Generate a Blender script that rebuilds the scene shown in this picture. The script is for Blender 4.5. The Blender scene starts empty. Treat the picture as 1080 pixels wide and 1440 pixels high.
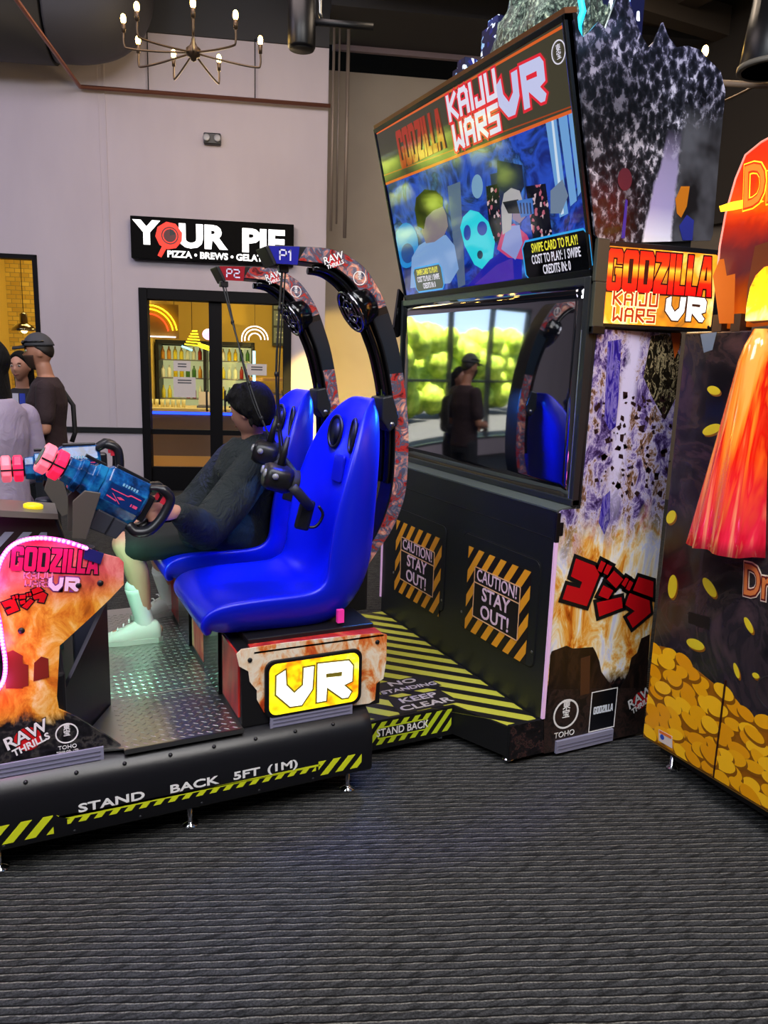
import bpy, bmesh, math, random
from mathutils import Vector, Matrix
random.seed(7)
R = math.radians
sc = bpy.context.scene
COL = sc.collection

# ------------------------------------------------------------------ camera
FPX, PITCH, ROLL, YAW, CAMH = 1072.0, R(11.0), R(1.8), R(26.0), 1.6
_f = Vector((math.sin(YAW)*math.cos(PITCH), math.cos(YAW)*math.cos(PITCH), -math.sin(PITCH)))
_r = Vector((math.cos(YAW), -math.sin(YAW), 0)); _u = _r.cross(_f)
_r2 = _r*math.cos(ROLL)+_u*math.sin(ROLL); _u2 = -_r*math.sin(ROLL)+_u*math.cos(ROLL)
cd = bpy.data.cameras.new('camera'); cam = bpy.data.objects.new('camera', cd); COL.objects.link(cam)
cd.sensor_fit = 'VERTICAL'; cd.sensor_height = 36.0; cd.lens = FPX/1440.0*36.0
cd.clip_start = 0.02; cd.clip_end = 200
mw = Matrix.Identity(4)
for i in range(3):
    mw[i][0] = _r2[i]; mw[i][1] = _u2[i]; mw[i][2] = -_f[i]
mw[0][3], mw[1][3], mw[2][3] = 0, 0, CAMH
cam.matrix_world = mw
sc.camera = cam
CAM = Vector((0, 0, CAMH))

# ------------------------------------------------------------------ view, world, lights
vs = sc.view_settings
vs.view_transform = 'Standard'; vs.look = 'None'; vs.gamma = 1.0; vs.use_curve_mapping = False
vs.exposure = 0.0
wd = bpy.data.worlds.new('sky'); sc.world = wd; wd.use_nodes = True
wn = wd.node_tree
bg = wn.nodes['Background']
sky = wn.nodes.new('ShaderNodeTexSky'); sky.sky_type = 'HOSEK_WILKIE' if hasattr(sky, 'sky_type') else sky.sky_type
try:
    sky.sky_type = 'HOSEK_WILKIE'; sky.sun_direction = (0.3, 0.2, 0.93); sky.turbidity = 3.0
except Exception:
    pass
wn.links.new(sky.outputs[0], bg.inputs[0]); bg.inputs[1].default_value = 14.0

# wall frame (the white wall of the pizza shop): u along the wall, v towards the hall
W0 = Vector((1.31, 9.481, 0)); WD = Vector((.951, -.309, 0)).normalized(); WN = Vector((-.309, -.951, 0)).normalized()
def wl(u, v=0.0, z=0.0):
    return W0 + WD*u + WN*v + Vector((0, 0, z))

def lamp(name, kind, loc, energy, color=(1, 1, 1), size=1.0, target=None, size_y=None, spot=None, spread=None):
    d = bpy.data.lights.new(name, kind); d.energy = energy; d.color = color
    if kind == 'AREA':
        d.size = size
        if size_y: d.shape = 'RECTANGLE'; d.size_y = size_y
        if spread: d.spread = spread
    elif kind == 'SUN': d.angle = size
    else: d.shadow_soft_size = size
    if kind == 'SPOT' and spot: d.spot_size = spot; d.spot_blend = .25
    o = bpy.data.objects.new(name, d); COL.objects.link(o); o.location = loc
    if target is not None:
        o.rotation_euler = (Vector(target)-Vector(loc)).to_track_quat('-Z', 'Y').to_euler()
    return o

LK = 1.0
# added fill lights at ceiling height in the hall, no fixtures seen
lamp('ceiling_fill_light', 'AREA', (-0.2, 0.9, 5.2), 175*LK, (.96, .95, 1.0), 2.4, (-0.6, 1.3, 0))
lamp('ceiling_fill_light', 'AREA', (1.2, 5.6, 5.2), 50*LK, (1.0, .82, .80), 2.0, (1.2, 6.6, 0))
lamp('ceiling_fill_light', 'AREA', (-2.4, 6.2, 5.2), 80*LK, (.80, .74, 1.0), 2.0, (-1.6, 8.2, 1.2))
lamp('ceiling_fill_light', 'AREA', (4.6, 5.0, 5.2), 70*LK, (1.0, .8, .6), 1.6, (4.6, 6.4, 0))
lamp('ceiling_fill_light', 'AREA', (-3.2, 0.2, 5.2), 190*LK, (.88, .94, 1.0), 2.4, (1.2, 2.8, 0.8))  # added fill, brightens the front of the screen cabinet
lamp('ceiling_fill_light', 'AREA', (1.4, -1.4, 5.2), 190*LK, (1.0, .96, .92), 2.0, (1.9, 2.2, .6))  # added fill, brightens the cabinet's printed side
# added warm spot hidden behind the big cabinet, makes the beige wall's lit patch
lamp('warm_wall_fill_spot', 'SPOT', (2.5, 6.4, 0.6), 760*LK, (1.0, .70, .16), .04, wl(2.45, -1.0, 1.05), spot=R(38))
# sun outdoors
lamp('sun', 'SUN', (-6, 14, 8), 55.0, (1, .96, .86), R(1.0), (-6.6, 15.5, 0))

# ------------------------------------------------------------------ materials
def lin(c):
    if isinstance(c, str):
        c = c.lstrip('#'); c = [int(c[i:i+2], 16)/255 for i in (0, 2, 4)]
        c = [x/12.92 if x <= .04045 else ((x+.055)/1.055)**2.4 for x in c]
    return (c[0], c[1], c[2], 1.0)
MATS = {}
def mat(name, color='#808080', rough=.5, metal=0.0, emit=None, power=0.0, spec=None, coat=0.0, alpha=None, trans=0.0):
    if name in MATS: return MATS[name]
    m = bpy.data.materials.new(name); m.use_nodes = True
    b = m.node_tree.nodes['Principled BSDF']
    b.inputs['Base Color'].default_value = lin(color)
    b.inputs['Roughness'].default_value = rough; b.inputs['Metallic'].default_value = metal
    if spec is not None: b.inputs['Specular IOR Level'].default_value = spec
    if coat: b.inputs['Coat Weight'].default_value = coat; b.inputs['Coat Roughness'].default_value = .05
    if emit is not None:
        b.inputs['Emission Color'].default_value = lin(emit); b.inputs['Emission Strength'].default_value = power
    if alpha is not None: b.inputs['Alpha'].default_value = alpha
    if trans: b.inputs['Transmission Weight'].default_value = trans
    MATS[name] = m
    return m
class NT:
    """small node helper"""
    def __init__(s, m): s.t = m.node_tree; s.b = s.t.nodes['Principled BSDF']; s._c = None
    def n(s, kind, **kw):
        x = s.t.nodes.new('ShaderNode'+kind)
        for k, v in kw.items(): setattr(x, k, v)
        return x
    def l(s, a, b): s.t.links.new(a, b)
    def pos(s, scale=(1, 1, 1), loc=(0, 0, 0), rot=(0, 0, 0)):
        c = s.n('TexCoord'); mp = s.n('Mapping')
        mp.inputs['Scale'].default_value = scale; mp.inputs['Location'].default_value = loc; mp.inputs['Rotation'].default_value = rot
        s.l(c.outputs['Object'], mp.inputs[0]); return mp.outputs[0]
    def noise(s, vec, scale=5, detail=4, rough=.6, dist=0.0):
        x = s.n('TexNoise'); s.l(vec, x.inputs['Vector'])
        x.inputs['Scale'].default_value = scale; x.inputs['Detail'].default_value = detail
        x.inputs['Roughness'].default_value = rough; x.inputs['Distortion'].default_value = dist
        return x.outputs['Fac']
    def voro(s, vec, scale=5, feature='F1', out='Distance'):
        x = s.n('TexVoronoi', feature=feature); s.l(vec, x.inputs['Vector']); x.inputs['Scale'].default_value = scale
        return x.outputs[out]
    def wave(s, vec, scale=5, dist=0, axis='X', detail=2, dscale=1):
        x = s.n('TexWave', bands_direction=axis); s.l(vec, x.inputs['Vector']); x.inputs['Scale'].default_value = scale
        x.inputs['Distortion'].default_value = dist; x.inputs['Detail'].default_value = detail; x.inputs['Detail Scale'].default_value = dscale
        return x.outputs['Fac']
    def ramp(s, fac, stops, interp='LINEAR'):
        x = s.n('ValToRGB'); e = x.color_ramp; e.interpolation = interp
        while len(e.elements) < len(stops): e.elements.new(.5)
        for el, (p, c) in zip(e.elements, stops): el.position = p; el.color = lin(c)
        s.l(fac, x.inputs[0]); return x.outputs[0]
    def mix(s, fac, a, b, blend='MIX'):
        x = s.n('MixRGB', blend_type=blend)
        for i, v in ((0, fac), (1, a), (2, b)):
            if hasattr(v, 'links'): s.l(v, x.inputs[i])
            elif i == 0: x.inputs[0].default_value = v
            else: x.inputs[i].default_value = lin(v)
        return x.outputs[0]
    def math(s, op, a, b=0.0, clamp=False):
        x = s.n('Math', operation=op, use_clamp=clamp)
        for i, v in ((0, a), (1, b)):
            if hasattr(v, 'links'): s.l(v, x.inputs[i])
            else: x.inputs[i].default_value = v
        return x.outputs[0]
    def sep(s, vec):
        x = s.n('SeparateXYZ'); s.l(vec, x.inputs[0]); return x.outputs
    def bump(s, h, strength=.5, dist=.01):
        x = s.n('Bump'); x.inputs['Strength'].default_value = strength; x.inputs['Distance'].default_value = dist
        s.l(h, x.inputs['Height']); s.l(x.outputs[0], s.b.inputs['Normal'])
    def base(s, c): s.l(c, s.b.inputs['Base Color'])
    def emis(s, c, power): s.l(c, s.b.inputs['Emission Color']); s.b.inputs['Emission Strength'].default_value = power
def thin_glass(name, tint=(1, 1, 1), refl=.06):
    m = bpy.data.materials.new(name); m.use_nodes = True; t = m.node_tree
    t.nodes.remove(t.nodes['Principled BSDF'])
    tr = t.nodes.new('ShaderNodeBsdfTransparent'); tr.inputs[0].default_value = (*tint, 1)
    gl = t.nodes.new('ShaderNodeBsdfGlossy'); gl.inputs['Roughness'].default_value = .02
    fr = t.nodes.new('ShaderNodeFresnel'); fr.inputs[0].default_value = 1.45
    mx = t.nodes.new('ShaderNodeMixShader')
    ge = t.nodes.new('ShaderNodeNewGeometry'); mu = t.nodes.new('ShaderNodeMath'); mu.operation = 'SUBTRACT'; mu.use_clamp = True
    t.links.new(fr.outputs[0], mu.inputs[0]); t.links.new(ge.outputs['Backfacing'], mu.inputs[1])
    t.links.new(mu.outputs[0], mx.inputs[0]); t.links.new(tr.outputs[0], mx.inputs[1]); t.links.new(gl.outputs[0], mx.inputs[2])
    t.links.new(mx.outputs[0], t.nodes['Material Output'].inputs[0]); return m

# ------------------------------------------------------------------ mesh helpers
ORG = {}
def V(*a): return Vector(a)
class B:
    def __init__(s): s.v = []; s.f = []; s.sm = []; s.mi = []; s.M = Matrix.Identity(4); s.cur = 0
    def add(s, vs, fs, smooth=False):
        o = len(s.v); s.v += [s.M @ Vector(p) for p in vs]
        for f in fs: s.f.append([o+i for i in f]); s.sm.append(smooth); s.mi.append(s.cur)
        return s
    def box(s, x0, x1, y0, y1, z0, z1):
        vs = [(x, y, z) for z in (z0, z1) for y in (y0, y1) for x in (x0, x1)]
        return s.add(vs, [(0, 2, 3, 1), (4, 5, 7, 6), (0, 1, 5, 4), (2, 6, 7, 3), (0, 4, 6, 2), (1, 3, 7, 5)])
    def wbox(s, u0, u1, v0, v1, z0, z1):
        vs = [wl(u, v, z) for z in (z0, z1) for v in (v1, v0) for u in (u0, u1)]
        return s.add(vs, [(0, 2, 3, 1), (4, 5, 7, 6), (0, 1, 5, 4), (2, 6, 7, 3), (0, 4, 6, 2), (1, 3, 7, 5)])
    def prism(s, pts, F, d0, d1, smooth=False):
        n = len(pts)
        vs = [F @ Vector((p[0], p[1], d0)) for p in pts]+[F @ Vector((p[0], p[1], d1)) for p in pts]
        fs = [tuple(range(n-1, -1, -1)), tuple(range(n, 2*n))]
        s.add(vs, fs); o = len(s.v)-2*n
        for i in range(n):
            j = (i+1) % n; s.f.append([o+i, o+j, o+n+j, o+n+i]); s.sm.append(smooth); s.mi.append(s.cur)
        return s
    def tube(s, path, r, n=10, closed=False, caps=True, flat=1.0):
        P = [Vector(p) for p in path]; m = len(P)
        rs = r if isinstance(r, (list, tuple)) else [r]*m
        vs = []; prev = None
        for i in range(m):
            if closed: t = (P[(i+1) % m]-P[i-1])
            else: t = P[min(i+1, m-1)]-P[max(i-1, 0)]
            t.normalize()
            if prev is None:
                a = Vector((0, 0, 1)) if abs(t.z) < .9 else Vector((1, 0, 0))
                e = t.cross(a).normalized()
            else:
                e = (prev-t*prev.dot(t)).normalized()
            prev = e; g = t.cross(e)
            for k in range(n):
                a = 2*math.pi*k/n; vs.append(P[i]+e*math.cos(a)*rs[i]+g*math.sin(a)*rs[i]*flat)
        fs = []
        for i in range(m if closed else m-1):
            j = (i+1) % m
            for k in range(n):
                l = (k+1) % n; fs.append((i*n+k, i*n+l, j*n+l, j*n+k))
        s.add(vs, fs, True)
        if caps and not closed:
            o = len(s.v)-m*n
            s.f.append([o+k for k in range(n-1, -1, -1)]); s.sm.append(False); s.mi.append(s.cur)
            s.f.append([o+(m-1)*n+k for k in range(n)]); s.sm.append(False); s.mi.append(s.cur)
        return s
    def cyl(s, p0, p1, r0, r1=None, n=20): return s.tube([p0, p1], [r0, r0 if r1 is None else r1], n)
    def lathe(s, prof, F, n=24, smooth=True):
        vs = [F @ Vector((r*math.cos(2*math.pi*k/n), r*math.sin(2*math.pi*k/n), h)) for r, h in prof for k in range(n)]
        fs = []
        for i in range(len(prof)-1):
            for k in range(n):
                l = (k+1) % n; fs.append((i*n+k, i*n+l, (i+1)*n+l, (i+1)*n+k))
        s.add(vs, fs, smooth); o = len(s.v)-len(vs)
        if prof[0][0] > 1e-6: s.f.append([o+k for k in range(n-1, -1, -1)]); s.sm.append(False); s.mi.append(s.cur)
        if prof[-1][0] > 1e-6: s.f.append([o+(len(prof)-1)*n+k for k in range(n)]); s.sm.append(False); s.mi.append(s.cur)
        return s
    def ball(s, c, rx, ry=None, rz=None, F=None, nu=16, nv=10):
        ry = ry or rx; rz = rz or rx; F = F or Matrix.Identity(4)
        vs = []; c = Vector(c)
        for i in range(nv+1):
            a = math.pi*i/nv
            for k in range(nu):
                b = 2*math.pi*k/nu
                vs.append(c+(F.to_3x3() @ Vector((rx*math.sin(a)*math.cos(b), ry*math.sin(a)*math.sin(b), -rz*math.cos(a)))))
        fs = [(i*nu+k, i*nu+(k+1) % nu, (i+1)*nu+(k+1) % nu, (i+1)*nu+k) for i in range(nv) for k in range(nu)]
        return s.add(vs, fs, True)
    def loft(s, rings, caps=True, smooth=True, closed_ring=True):
        n = len(rings[0]); vs = [p for r in rings for p in r]; fs = []
        for i in range(len(rings)-1):
            for k in range(n if closed_ring else n-1):
                l = (k+1) % n; fs.append((i*n+k, i*n+l, (i+1)*n+l, (i+1)*n+k))
        if caps:
            fs.append(tuple(range(n-1, -1, -1))); fs.append(tuple((len(rings)-1)*n+k for k in range(n)))
        return s.add(vs, fs, smooth)
def frame(o, u, v):
    u = Vector(u).normalized(); v = Vector(v); v = (v-u*v.dot(u)).normalized(); n = u.cross(v)
    m = Matrix.Identity(4)
    for i in range(3): m[i][0] = u[i]; m[i][1] = v[i]; m[i][2] = n[i]; m[i][3] = o[i]
    return m
def root_of(o):
    while o.parent: o = o.parent
    return o
def link(name, me, mats, parent=None, label=None, shift=True):
    o = bpy.data.objects.new(name, me); COL.objects.link(o)
    for m in (mats if isinstance(mats, (list, tuple)) else [mats]): me.materials.append(m)
    if parent is not None:
        o.parent = parent
        L = ORG.get(root_of(parent).name)
        if L is not None and shift: me.transform(Matrix.Translation(-L))
    if label: o['label'] = label
    return o
def mk(name, b, mats, parent=None, bevel=0, seg=2, sub=0, label=None, weld=False, solid=0, remesh=0, smooth_it=0):
    me = bpy.data.meshes.new(name)
    me.from_pydata([tuple(p) for p in b.v], [], b.f)
    for p, sm, mi in zip(me.polygons, b.sm, b.mi): p.use_smooth = sm; p.material_index = mi
    bm = bmesh.new(); bm.from_mesh(me)
    if weld or sub: bmesh.ops.remove_doubles(bm, verts=bm.verts, dist=1e-5)
    bmesh.ops.recalc_face_normals(bm, faces=bm.faces); bm.to_mesh(me); bm.free()
    o = link(name, me, mats, parent, label)
    if solid:
        m = o.modifiers.new('solidify', 'SOLIDIFY'); m.thickness = solid; m.offset = 0
    if remesh:
        m = o.modifiers.new('remesh', 'REMESH'); m.mode = 'VOXEL'; m.voxel_size = remesh; m.use_smooth_shade = True
        if smooth_it:
            m = o.modifiers.new('smooth', 'SMOOTH'); m.iterations = smooth_it; m.factor = .5
    if bevel:
        m = o.modifiers.new('bevel', 'BEVEL'); m.width = bevel; m.segments = seg; m.limit_method = 'ANGLE'; m.angle_limit = R(35)
    if sub:
        m = o.modifiers.new('subsurf', 'SUBSURF'); m.levels = sub; m.render_levels = sub
    return o
def thing(name, label, cat, loc, group=None, local=False, mtx=None):
    o = bpy.data.objects.new(name, None); COL.objects.link(o); o.empty_display_size = .1
    if mtx is not None: o.matrix_world = mtx
    else: o.location = loc
    o['label'] = label; o['category'] = cat
    if group: o['group'] = group
    if not local and mtx is None: ORG[o.name] = Vector(loc)
    return o
def tag(o, label, cat, group=None):
    o['label'] = label; o['category'] = cat
    if group: o['group'] = group
    return o
def struct(name, b, m, **kw):
    o = mk(name, b, m, **kw); o['kind'] = 'structure'; return o
def copy_tree(o, parent=None):
    c = o.copy(); COL.objects.link(c)
    if parent is not None:
        c.parent = parent; c.matrix_parent_inverse = o.matrix_parent_inverse.copy()
    for ch in list(o.children): copy_tree(ch, c)
    return c
def text(body, F, size, m, parent, name='lettering', bold=0.0, ext=.0006, align='CENTER', sx=1.0, sy=1.0, shear=0.0, space=1.0, z=0.0, label=None, line=1.0):
    c = bpy.data.curves.new(name, 'FONT'); c.body = body; c.size = size; c.extrude = ext; c.offset = bold
    c.align_x = align; c.align_y = 'CENTER'; c.shear = shear; c.space_character = space; c.space_line = line; c.resolution_u = 3
    t = bpy.data.objects.new('t', c); COL.objects.link(t)
    bpy.context.view_layer.update()
    dg = bpy.context.evaluated_depsgraph_get()
    me = bpy.data.meshes.new_from_object(t.evaluated_get(dg))
    bpy.data.objects.remove(t); bpy.data.curves.remove(c)
    me.name = name; me.materials.clear()
    me.transform(F @ Matrix.Translation((0, 0, z)) @ Matrix.Diagonal((sx, sy, 1, 1)))
    return link(name, me, m, parent, label)
def shape(name, polys, F, m, parent, off=0.0, ext=.0006, z=0.0, label=None):
    """flat filled outline(s) with holes, cut from sheet"""
    c = bpy.data.curves.new(name, 'CURVE'); c.dimensions = '2D'; c.fill_mode = 'BOTH'; c.extrude = ext; c.offset = off
    for pts in polys:
        s = c.splines.new('POLY'); s.points.add(len(pts)-1); s.use_cyclic_u = True
        for p, q in zip(s.points, pts): p.co = (q[0], q[1], 0, 1)
    t = bpy.data.objects.new('t', c); COL.objects.link(t)
    bpy.context.view_layer.update()
    me = bpy.data.meshes.new_from_object(t.evaluated_get(bpy.context.evaluated_depsgraph_get()))
    bpy.data.objects.remove(t); bpy.data.curves.remove(c)
    me.name = name; me.materials.clear(); me.transform(F @ Matrix.Translation((0, 0, z)))
    return link(name, me, m, parent, label)
def ring2d(cx, cy, rx, ry, n=28): return [(cx+rx*math.cos(2*math.pi*k/n), cy+ry*math.sin(2*math.pi*k/n)) for k in range(n)]
def rrect(x0, x1, y0, y1, r, n=5):
    out = []
    for cx, cy, a in ((x1-r, y0+r, -90), (x1-r, y1-r, 0), (x0+r, y1-r, 90), (x0+r, y0+r, 180)):
        for k in range(n+1):
            t = R(a+90*k/n); out.append((cx+r*math.cos(t), cy+r*math.sin(t)))
    return out
def spline(pts, n=8):
    """smooth path through points (Catmull-Rom)"""
    P = [Vector(p) for p in pts]; out = []
    for i in range(len(P)-1):
        a = P[max(i-1, 0)]; b = P[i]; c = P[i+1]; d = P[min(i+2, len(P)-1)]
        for k in range(n):
            t = k/n
            out.append(.5*((2*b)+(c-a)*t+(2*a-5*b+4*c-d)*t*t+(3*b-a-3*c+d)*t**3))
    out.append(P[-1]); return out

# common materials
BLACK = mat('black_plastic', '#0d0d10', .38)
BLACKM = mat('black_painted_metal', '#101114', .45)
BLACKG = mat('black_gloss', '#08080a', .12)
CHROME = mat('chrome', '#d8d8dc', .15, 1.0)
STEEL = mat('steel', '#9a9a98', .3, 1.0)
WHITE = mat('white_print', '#f2f0f0', .45)
REDP = mat('red_print', '#d01018', .4)
YEL = mat('hazard_yellow', '#d8e020', .5)
ORA = mat('hazard_orange', '#f0a020', .5)
DARKP = mat('black_print', '#0a090b', .5)
# ================================================================== SETTING
# carpet
m = mat('ribbed_carpet', '#33343a', .95, spec=.15); t = NT(m)
rot = R(21.5)
p = t.pos(rot=(0, 0, rot))
sx, sy, sz = t.sep(p)
wob = t.noise(p, 3.0, 3)
fine = t.noise(p, 160.0, 2)
yy = t.math('ADD', sy, t.math('MULTIPLY', wob, .022))
yy = t.math('ADD', yy, t.math('MULTIPLY', t.noise(p, 22.0, 2), .006))
fr = t.math('FRACT', t.math('MULTIPLY', yy, 1/.0262))
rib = t.ramp(fr, [(0, '#101012'), (.05, '#141416'), (.14, '#404143'), (.74, '#48494b'), (.81, '#94918a'), (.89, '#7c7a74'), (.95, '#141416'), (1, '#101012')])
# the pale thread breaks up along its length
gap = t.ramp(t.noise(t.pos(scale=(1, 6, 1), rot=(0, 0, rot)), 14.0, 4), [(.36, '#5c5c5c'), (.54, '#ffffff')])
rib2 = t.mix(.75, rib, gap, 'MULTIPLY')
grain = t.ramp(fine, [(.3, '#6c6c6c'), (.7, '#ffffff')])
t.base(t.mix(.8, rib2, grain, 'MULTIPLY'))
hgt = t.ramp(fr, [(0, '#000000'), (.1, '#000000'), (.3, '#909090'), (.75, '#b0b0b0'), (.85, '#ffffff'), (.95, '#000000')])
t.bump(t.mix(.35, hgt, fine), .5, .005)
b = B(); b.wbox(-9.2, 9.5, -1.2, 19, -.1, 0)
struct('floor', b, m)

# painted walls
m = mat('white_wall_paint', '#c8bec6', .75); t = NT(m)
t.base(t.ramp(t.noise(t.pos(scale=(1, 1, .3)), 1.2, 4), [(.3, '#beb4be'), (.7, '#cac0c8')]))
WALLW = m
m = mat('beige_wall_paint', '#b9a78a', .8); t = NT(m)
t.base(t.ramp(t.noise(t.pos(), 1.0, 3), [(.3, '#a2968a'), (.7, '#aea294')]))
WALLB = m
CEIL = mat('dark_ceiling_paint', '#242426', .85)
SOFF = mat('charcoal_soffit_paint', '#3a3a3e', .8)
b = B()
UW0, UW1 = -2.12, -1.03          # pizza shop window
SW0, SW1 = -6.4, -2.42            # storefront glazing beyond the frame
for a in ((-9, SW0, 0, 5.2), (SW0, SW1, 0, .3), (SW0, SW1, 2.75, 5.2), (SW1, UW0, 0, 5.2), (UW0, UW1, 0, .9), (UW0, UW1, 2.68, 5.2),
          (UW1, .07, 0, 5.2), (.07, 1.82, 2.375, 5.2), (1.82, 2.22, 0, 5.2)):
    b.wbox(a[0], a[1], -.16, 0, a[2], a[3])
struct('wall_back', b, WALLW)
b = B(); b.wbox(2.2, 9.5, -1.16, -1.0, 0, 5.18); struct('wall_right', b, WALLB)
b = B(); b.wbox(2.0, 9.5, -1.9, -1.8, 4.6, 5.95); struct('slot_blocker', b, mat('slot_blocker_black', '#060606', .9))  # black sheet added behind the slot to keep sky light out
b = B(); b.wbox(2.06, 2.22, -4.6, -.16, 0, 5.2); struct('wall_return', b, WALLW)
b = B(); b.wbox(-9.2, 9.5, -2.0, 19, 5.9, 6.0); struct('ceiling', b, CEIL)
b = B(); b.box(7.5, 7.6, -8, 11, 0, 6.0); struct('wall_side', b, mat('side_wall_paint', '#6a6054', .85))
b = B(); b.box(-12, 12, -8.1, -8, 0, 5.9); struct('wall_front', b, mat('front_wall_paint', '#77747a', .8))
b = B(); b.box(-7.3, -7.2, -8, 13, 0, 5.9); struct('wall_left', b, mat('left_wall_paint', '#77747a', .8))
# soffits under the ceiling, and the dark slot above the beige wall
b = B(); b.wbox(-9, 2.22, -.16, .03, 5.06, 5.9); struct('trim_1', b, SOFF)
b = B(); b.wbox(2.22, 9.5, -.7, .35, 5.36, 5.9); struct('trim_2', b, SOFF)
b = B(); b.wbox(2.3, 9.5, -.72, -.66, 5.30, 5.36); struct('trim_3', b, mat('mauve_trim_paint', '#8a7880', .5))
# low black rail on the white wall, baseboards, faint panel joint
b = B(); b.wbox(-1.6, .07, 0, .03, .70, .76); struct('trim_4', b, BLACKM)
b = B(); b.wbox(-2.4, .07, 0, .02, 0, .14); b.wbox(1.82, 2.22, 0, .02, 0, .14); struct('baseboard_back', b, BLACKM)
b = B(); b.wbox(-.245, -.225, 0, .012, .76, 5.06); b.wbox(-.31, -.30, 0, .006, .76, 5.06); struct('trim_5', b, WALLW)
# ceiling beams of the far right bay
b = B()
for x in (3.6, 5.2, 6.6): b.box(x, x+.25, -3, 9.0, 5.45, 5.9)
for y in (3.2, 5.0, 6.8): b.box(2.6, 7.5, y, y+.2, 5.3, 5.6)
struct('trim_6', b, mat('brown_beam_paint', '#4a3f34', .8))

b = B(); b.box(7.40, 7.5, -8, 11, 3.3, 5.9); struct('trim_7', b, mat('umber_upper_wall', '#2a241f', .85))  # darker box over the upper part of the side wall
# --- door: double glazed door in a black frame
DBLK = mat('black_door_frame', '#0a090d', .55, spec=.15)
GLASS = thin_glass('door_glass', (.97, .98, .96))
b = B()
b.wbox(.07, .165, -.14, .03, 0, 2.375); b.wbox(1.725, 1.82, -.14, .03, 0, 2.375); b.wbox(.165, 1.725, -.14, .03, 2.25, 2.375)
door = struct('door_1', b, DBLK, bevel=.006)
for u0, u1, hs in ((.165, .935, 1), (.935, 1.725, -1)):
    b = B(); s = .075
    su0 = u0+(.002 if hs > 0 else .068); su1 = u1-(.08 if hs > 0 else .002)
    b.wbox(u0, su0, -.09, -.03, 0, 2.25); b.wbox(su1, u1, -.09, -.03, 0, 2.25)
    b.wbox(su0, su1, -.09, -.03, 0, .29); b.wbox(su0, su1, -.09, -.03, .685, .745); b.wbox(su0, su1, -.09, -.03, 2.243, 2.25)
    leaf = mk('door_leaf', b, DBLK, door)
    b = B(); b.wbox(su0, su1, -.065, -.055, .29, 2.243); mk('glass_pane', b, GLASS, leaf)
    uh = .825 if hs > 0 else 1.04
    b = B(); b.tube(spline([wl(uh, -.03, .98), wl(uh, .03, .985), wl(uh, .04, 1.02), wl(uh, .04, 1.19), wl(uh, .03, 1.215), wl(uh, -.03, 1.22)], 4), .012, 8)
    mk('door_handle', b, BLACKM, leaf)

# --- shop window at the left
b = B()
for a in ((UW0, UW0+.05, .9, 2.68), (UW1-.05, UW1, .9, 2.68), (UW0, UW1, .9, .95), (UW0, UW1, 2.63, 2.68)):
    b.wbox(a[0], a[1], -.13, .02, a[2], a[3])
w = struct('window_1', b, DBLK)
b = B(); b.wbox(UW0+.05, UW1-.05, -.07, -.06, .95, 2.63); mk('glass_pane', b, thin_glass('window_glass', (.98, .97, .9)), w)
# --- storefront glazing to the left of the picture (it mirrors in the screens)
b = B(); n = 3
for k in range(n+1):
    u = SW0+(SW1-SW0)*k/n; b.wbox(u-.022, u+.022, -.13, .0, .3, 2.75)
for z in (.3, 1.35, 2.69): b.wbox(SW0, SW1, -.13, 0, z, z+.04)
w = struct('window_2', b, mat('grey_mullion', '#55585a', .4))
b = B(); b.wbox(SW0, SW1, -.07, -.065, .3, 2.75); mk('glass_pane', b, thin_glass('storefront_glass'), w)
# outdoors behind it: pavement and trees
b = B(); b.wbox(-26, -2.5, -16, -.2, -.08, .01); struct('floor_outside', b, mat('pavement', '#3e3e3c', .9))
LEAF = mat('bright_leaves', '#8fbf2a', .7); t = NT(LEAF)
t.base(t.ramp(t.noise(t.pos(), 5, 5), [(.3, '#5a7a10'), (.5, '#a4bc24'), (.7, '#d8e060')]))
for i, (u, v, r, h) in enumerate(((-18.3, -8.2, 1.6, 2.3), (-14.9, -7.8, 1.6, 2.2), (-11.6, -7.6, 1.6, 2.3), (-8.2, -7.4, 1.6, 2.1))):
    tr = thing('street_tree', ('leafy green tree beyond the far end of the storefront glass', 'leafy green tree second from the far end beyond the storefront glass', 'leafy green tree third from the far end beyond the storefront glass', 'leafy green tree nearest the pizza shop beyond the storefront glass')[i], 'tree', wl(u, v, 0), 'trees outside the storefront')
    b = B(); b.cyl(wl(u, v, 0), wl(u, v, h), .12, .08, 10); mk('trunk', b, mat('bark', '#4a3a2a', .9), tr)
    b = B()
    for k in range(44):
        a = random.random()*6.28; q = random.random()**.5
        b.ball(wl(u+math.cos(a)*r*.85*q, v+math.sin(a)*r*.7*q, .5+random.random()*h*.95), r*(.20+.16*random.random()), None, None, None, 9, 6)
    mk('crown', b, LEAF, tr)

# ================================================================== PIZZA SHOP behind the glass
b = B(); b.wbox(UW0-.25, 2.06, -4.6, -.16, 0, .005); struct('floor_shop', b, mat('shop_wood_floor', '#a07848', .4))
m = mat('shop_yellow_wall', '#d2ad4e', .8)
b = B(); b.wbox(-.3, 2.06, -4.7, -4.5, 0, 3.4); struct('wall_shop_back', b, m)
m = mat('yellow_brick', '#c9a84a', .8); t = NT(m)
bk = t.n('TexBrick'); t.l(t.pos(rot=(R(90), 0, 0)), bk.inputs[0]); bk.inputs['Scale'].default_value = 4.0
bk.inputs['Color1'].default_value = lin('#cfae50'); bk.inputs['Color2'].default_value = lin('#b08c34'); bk.inputs['Mortar'].default_value = lin('#8a7a4a')
t.base(bk.outputs[0])
b = B(); b.wbox(UW0-.3, -.3, -3.0, -2.9, 0, 3.4); struct('wall_shop_brick', b, m)
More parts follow.
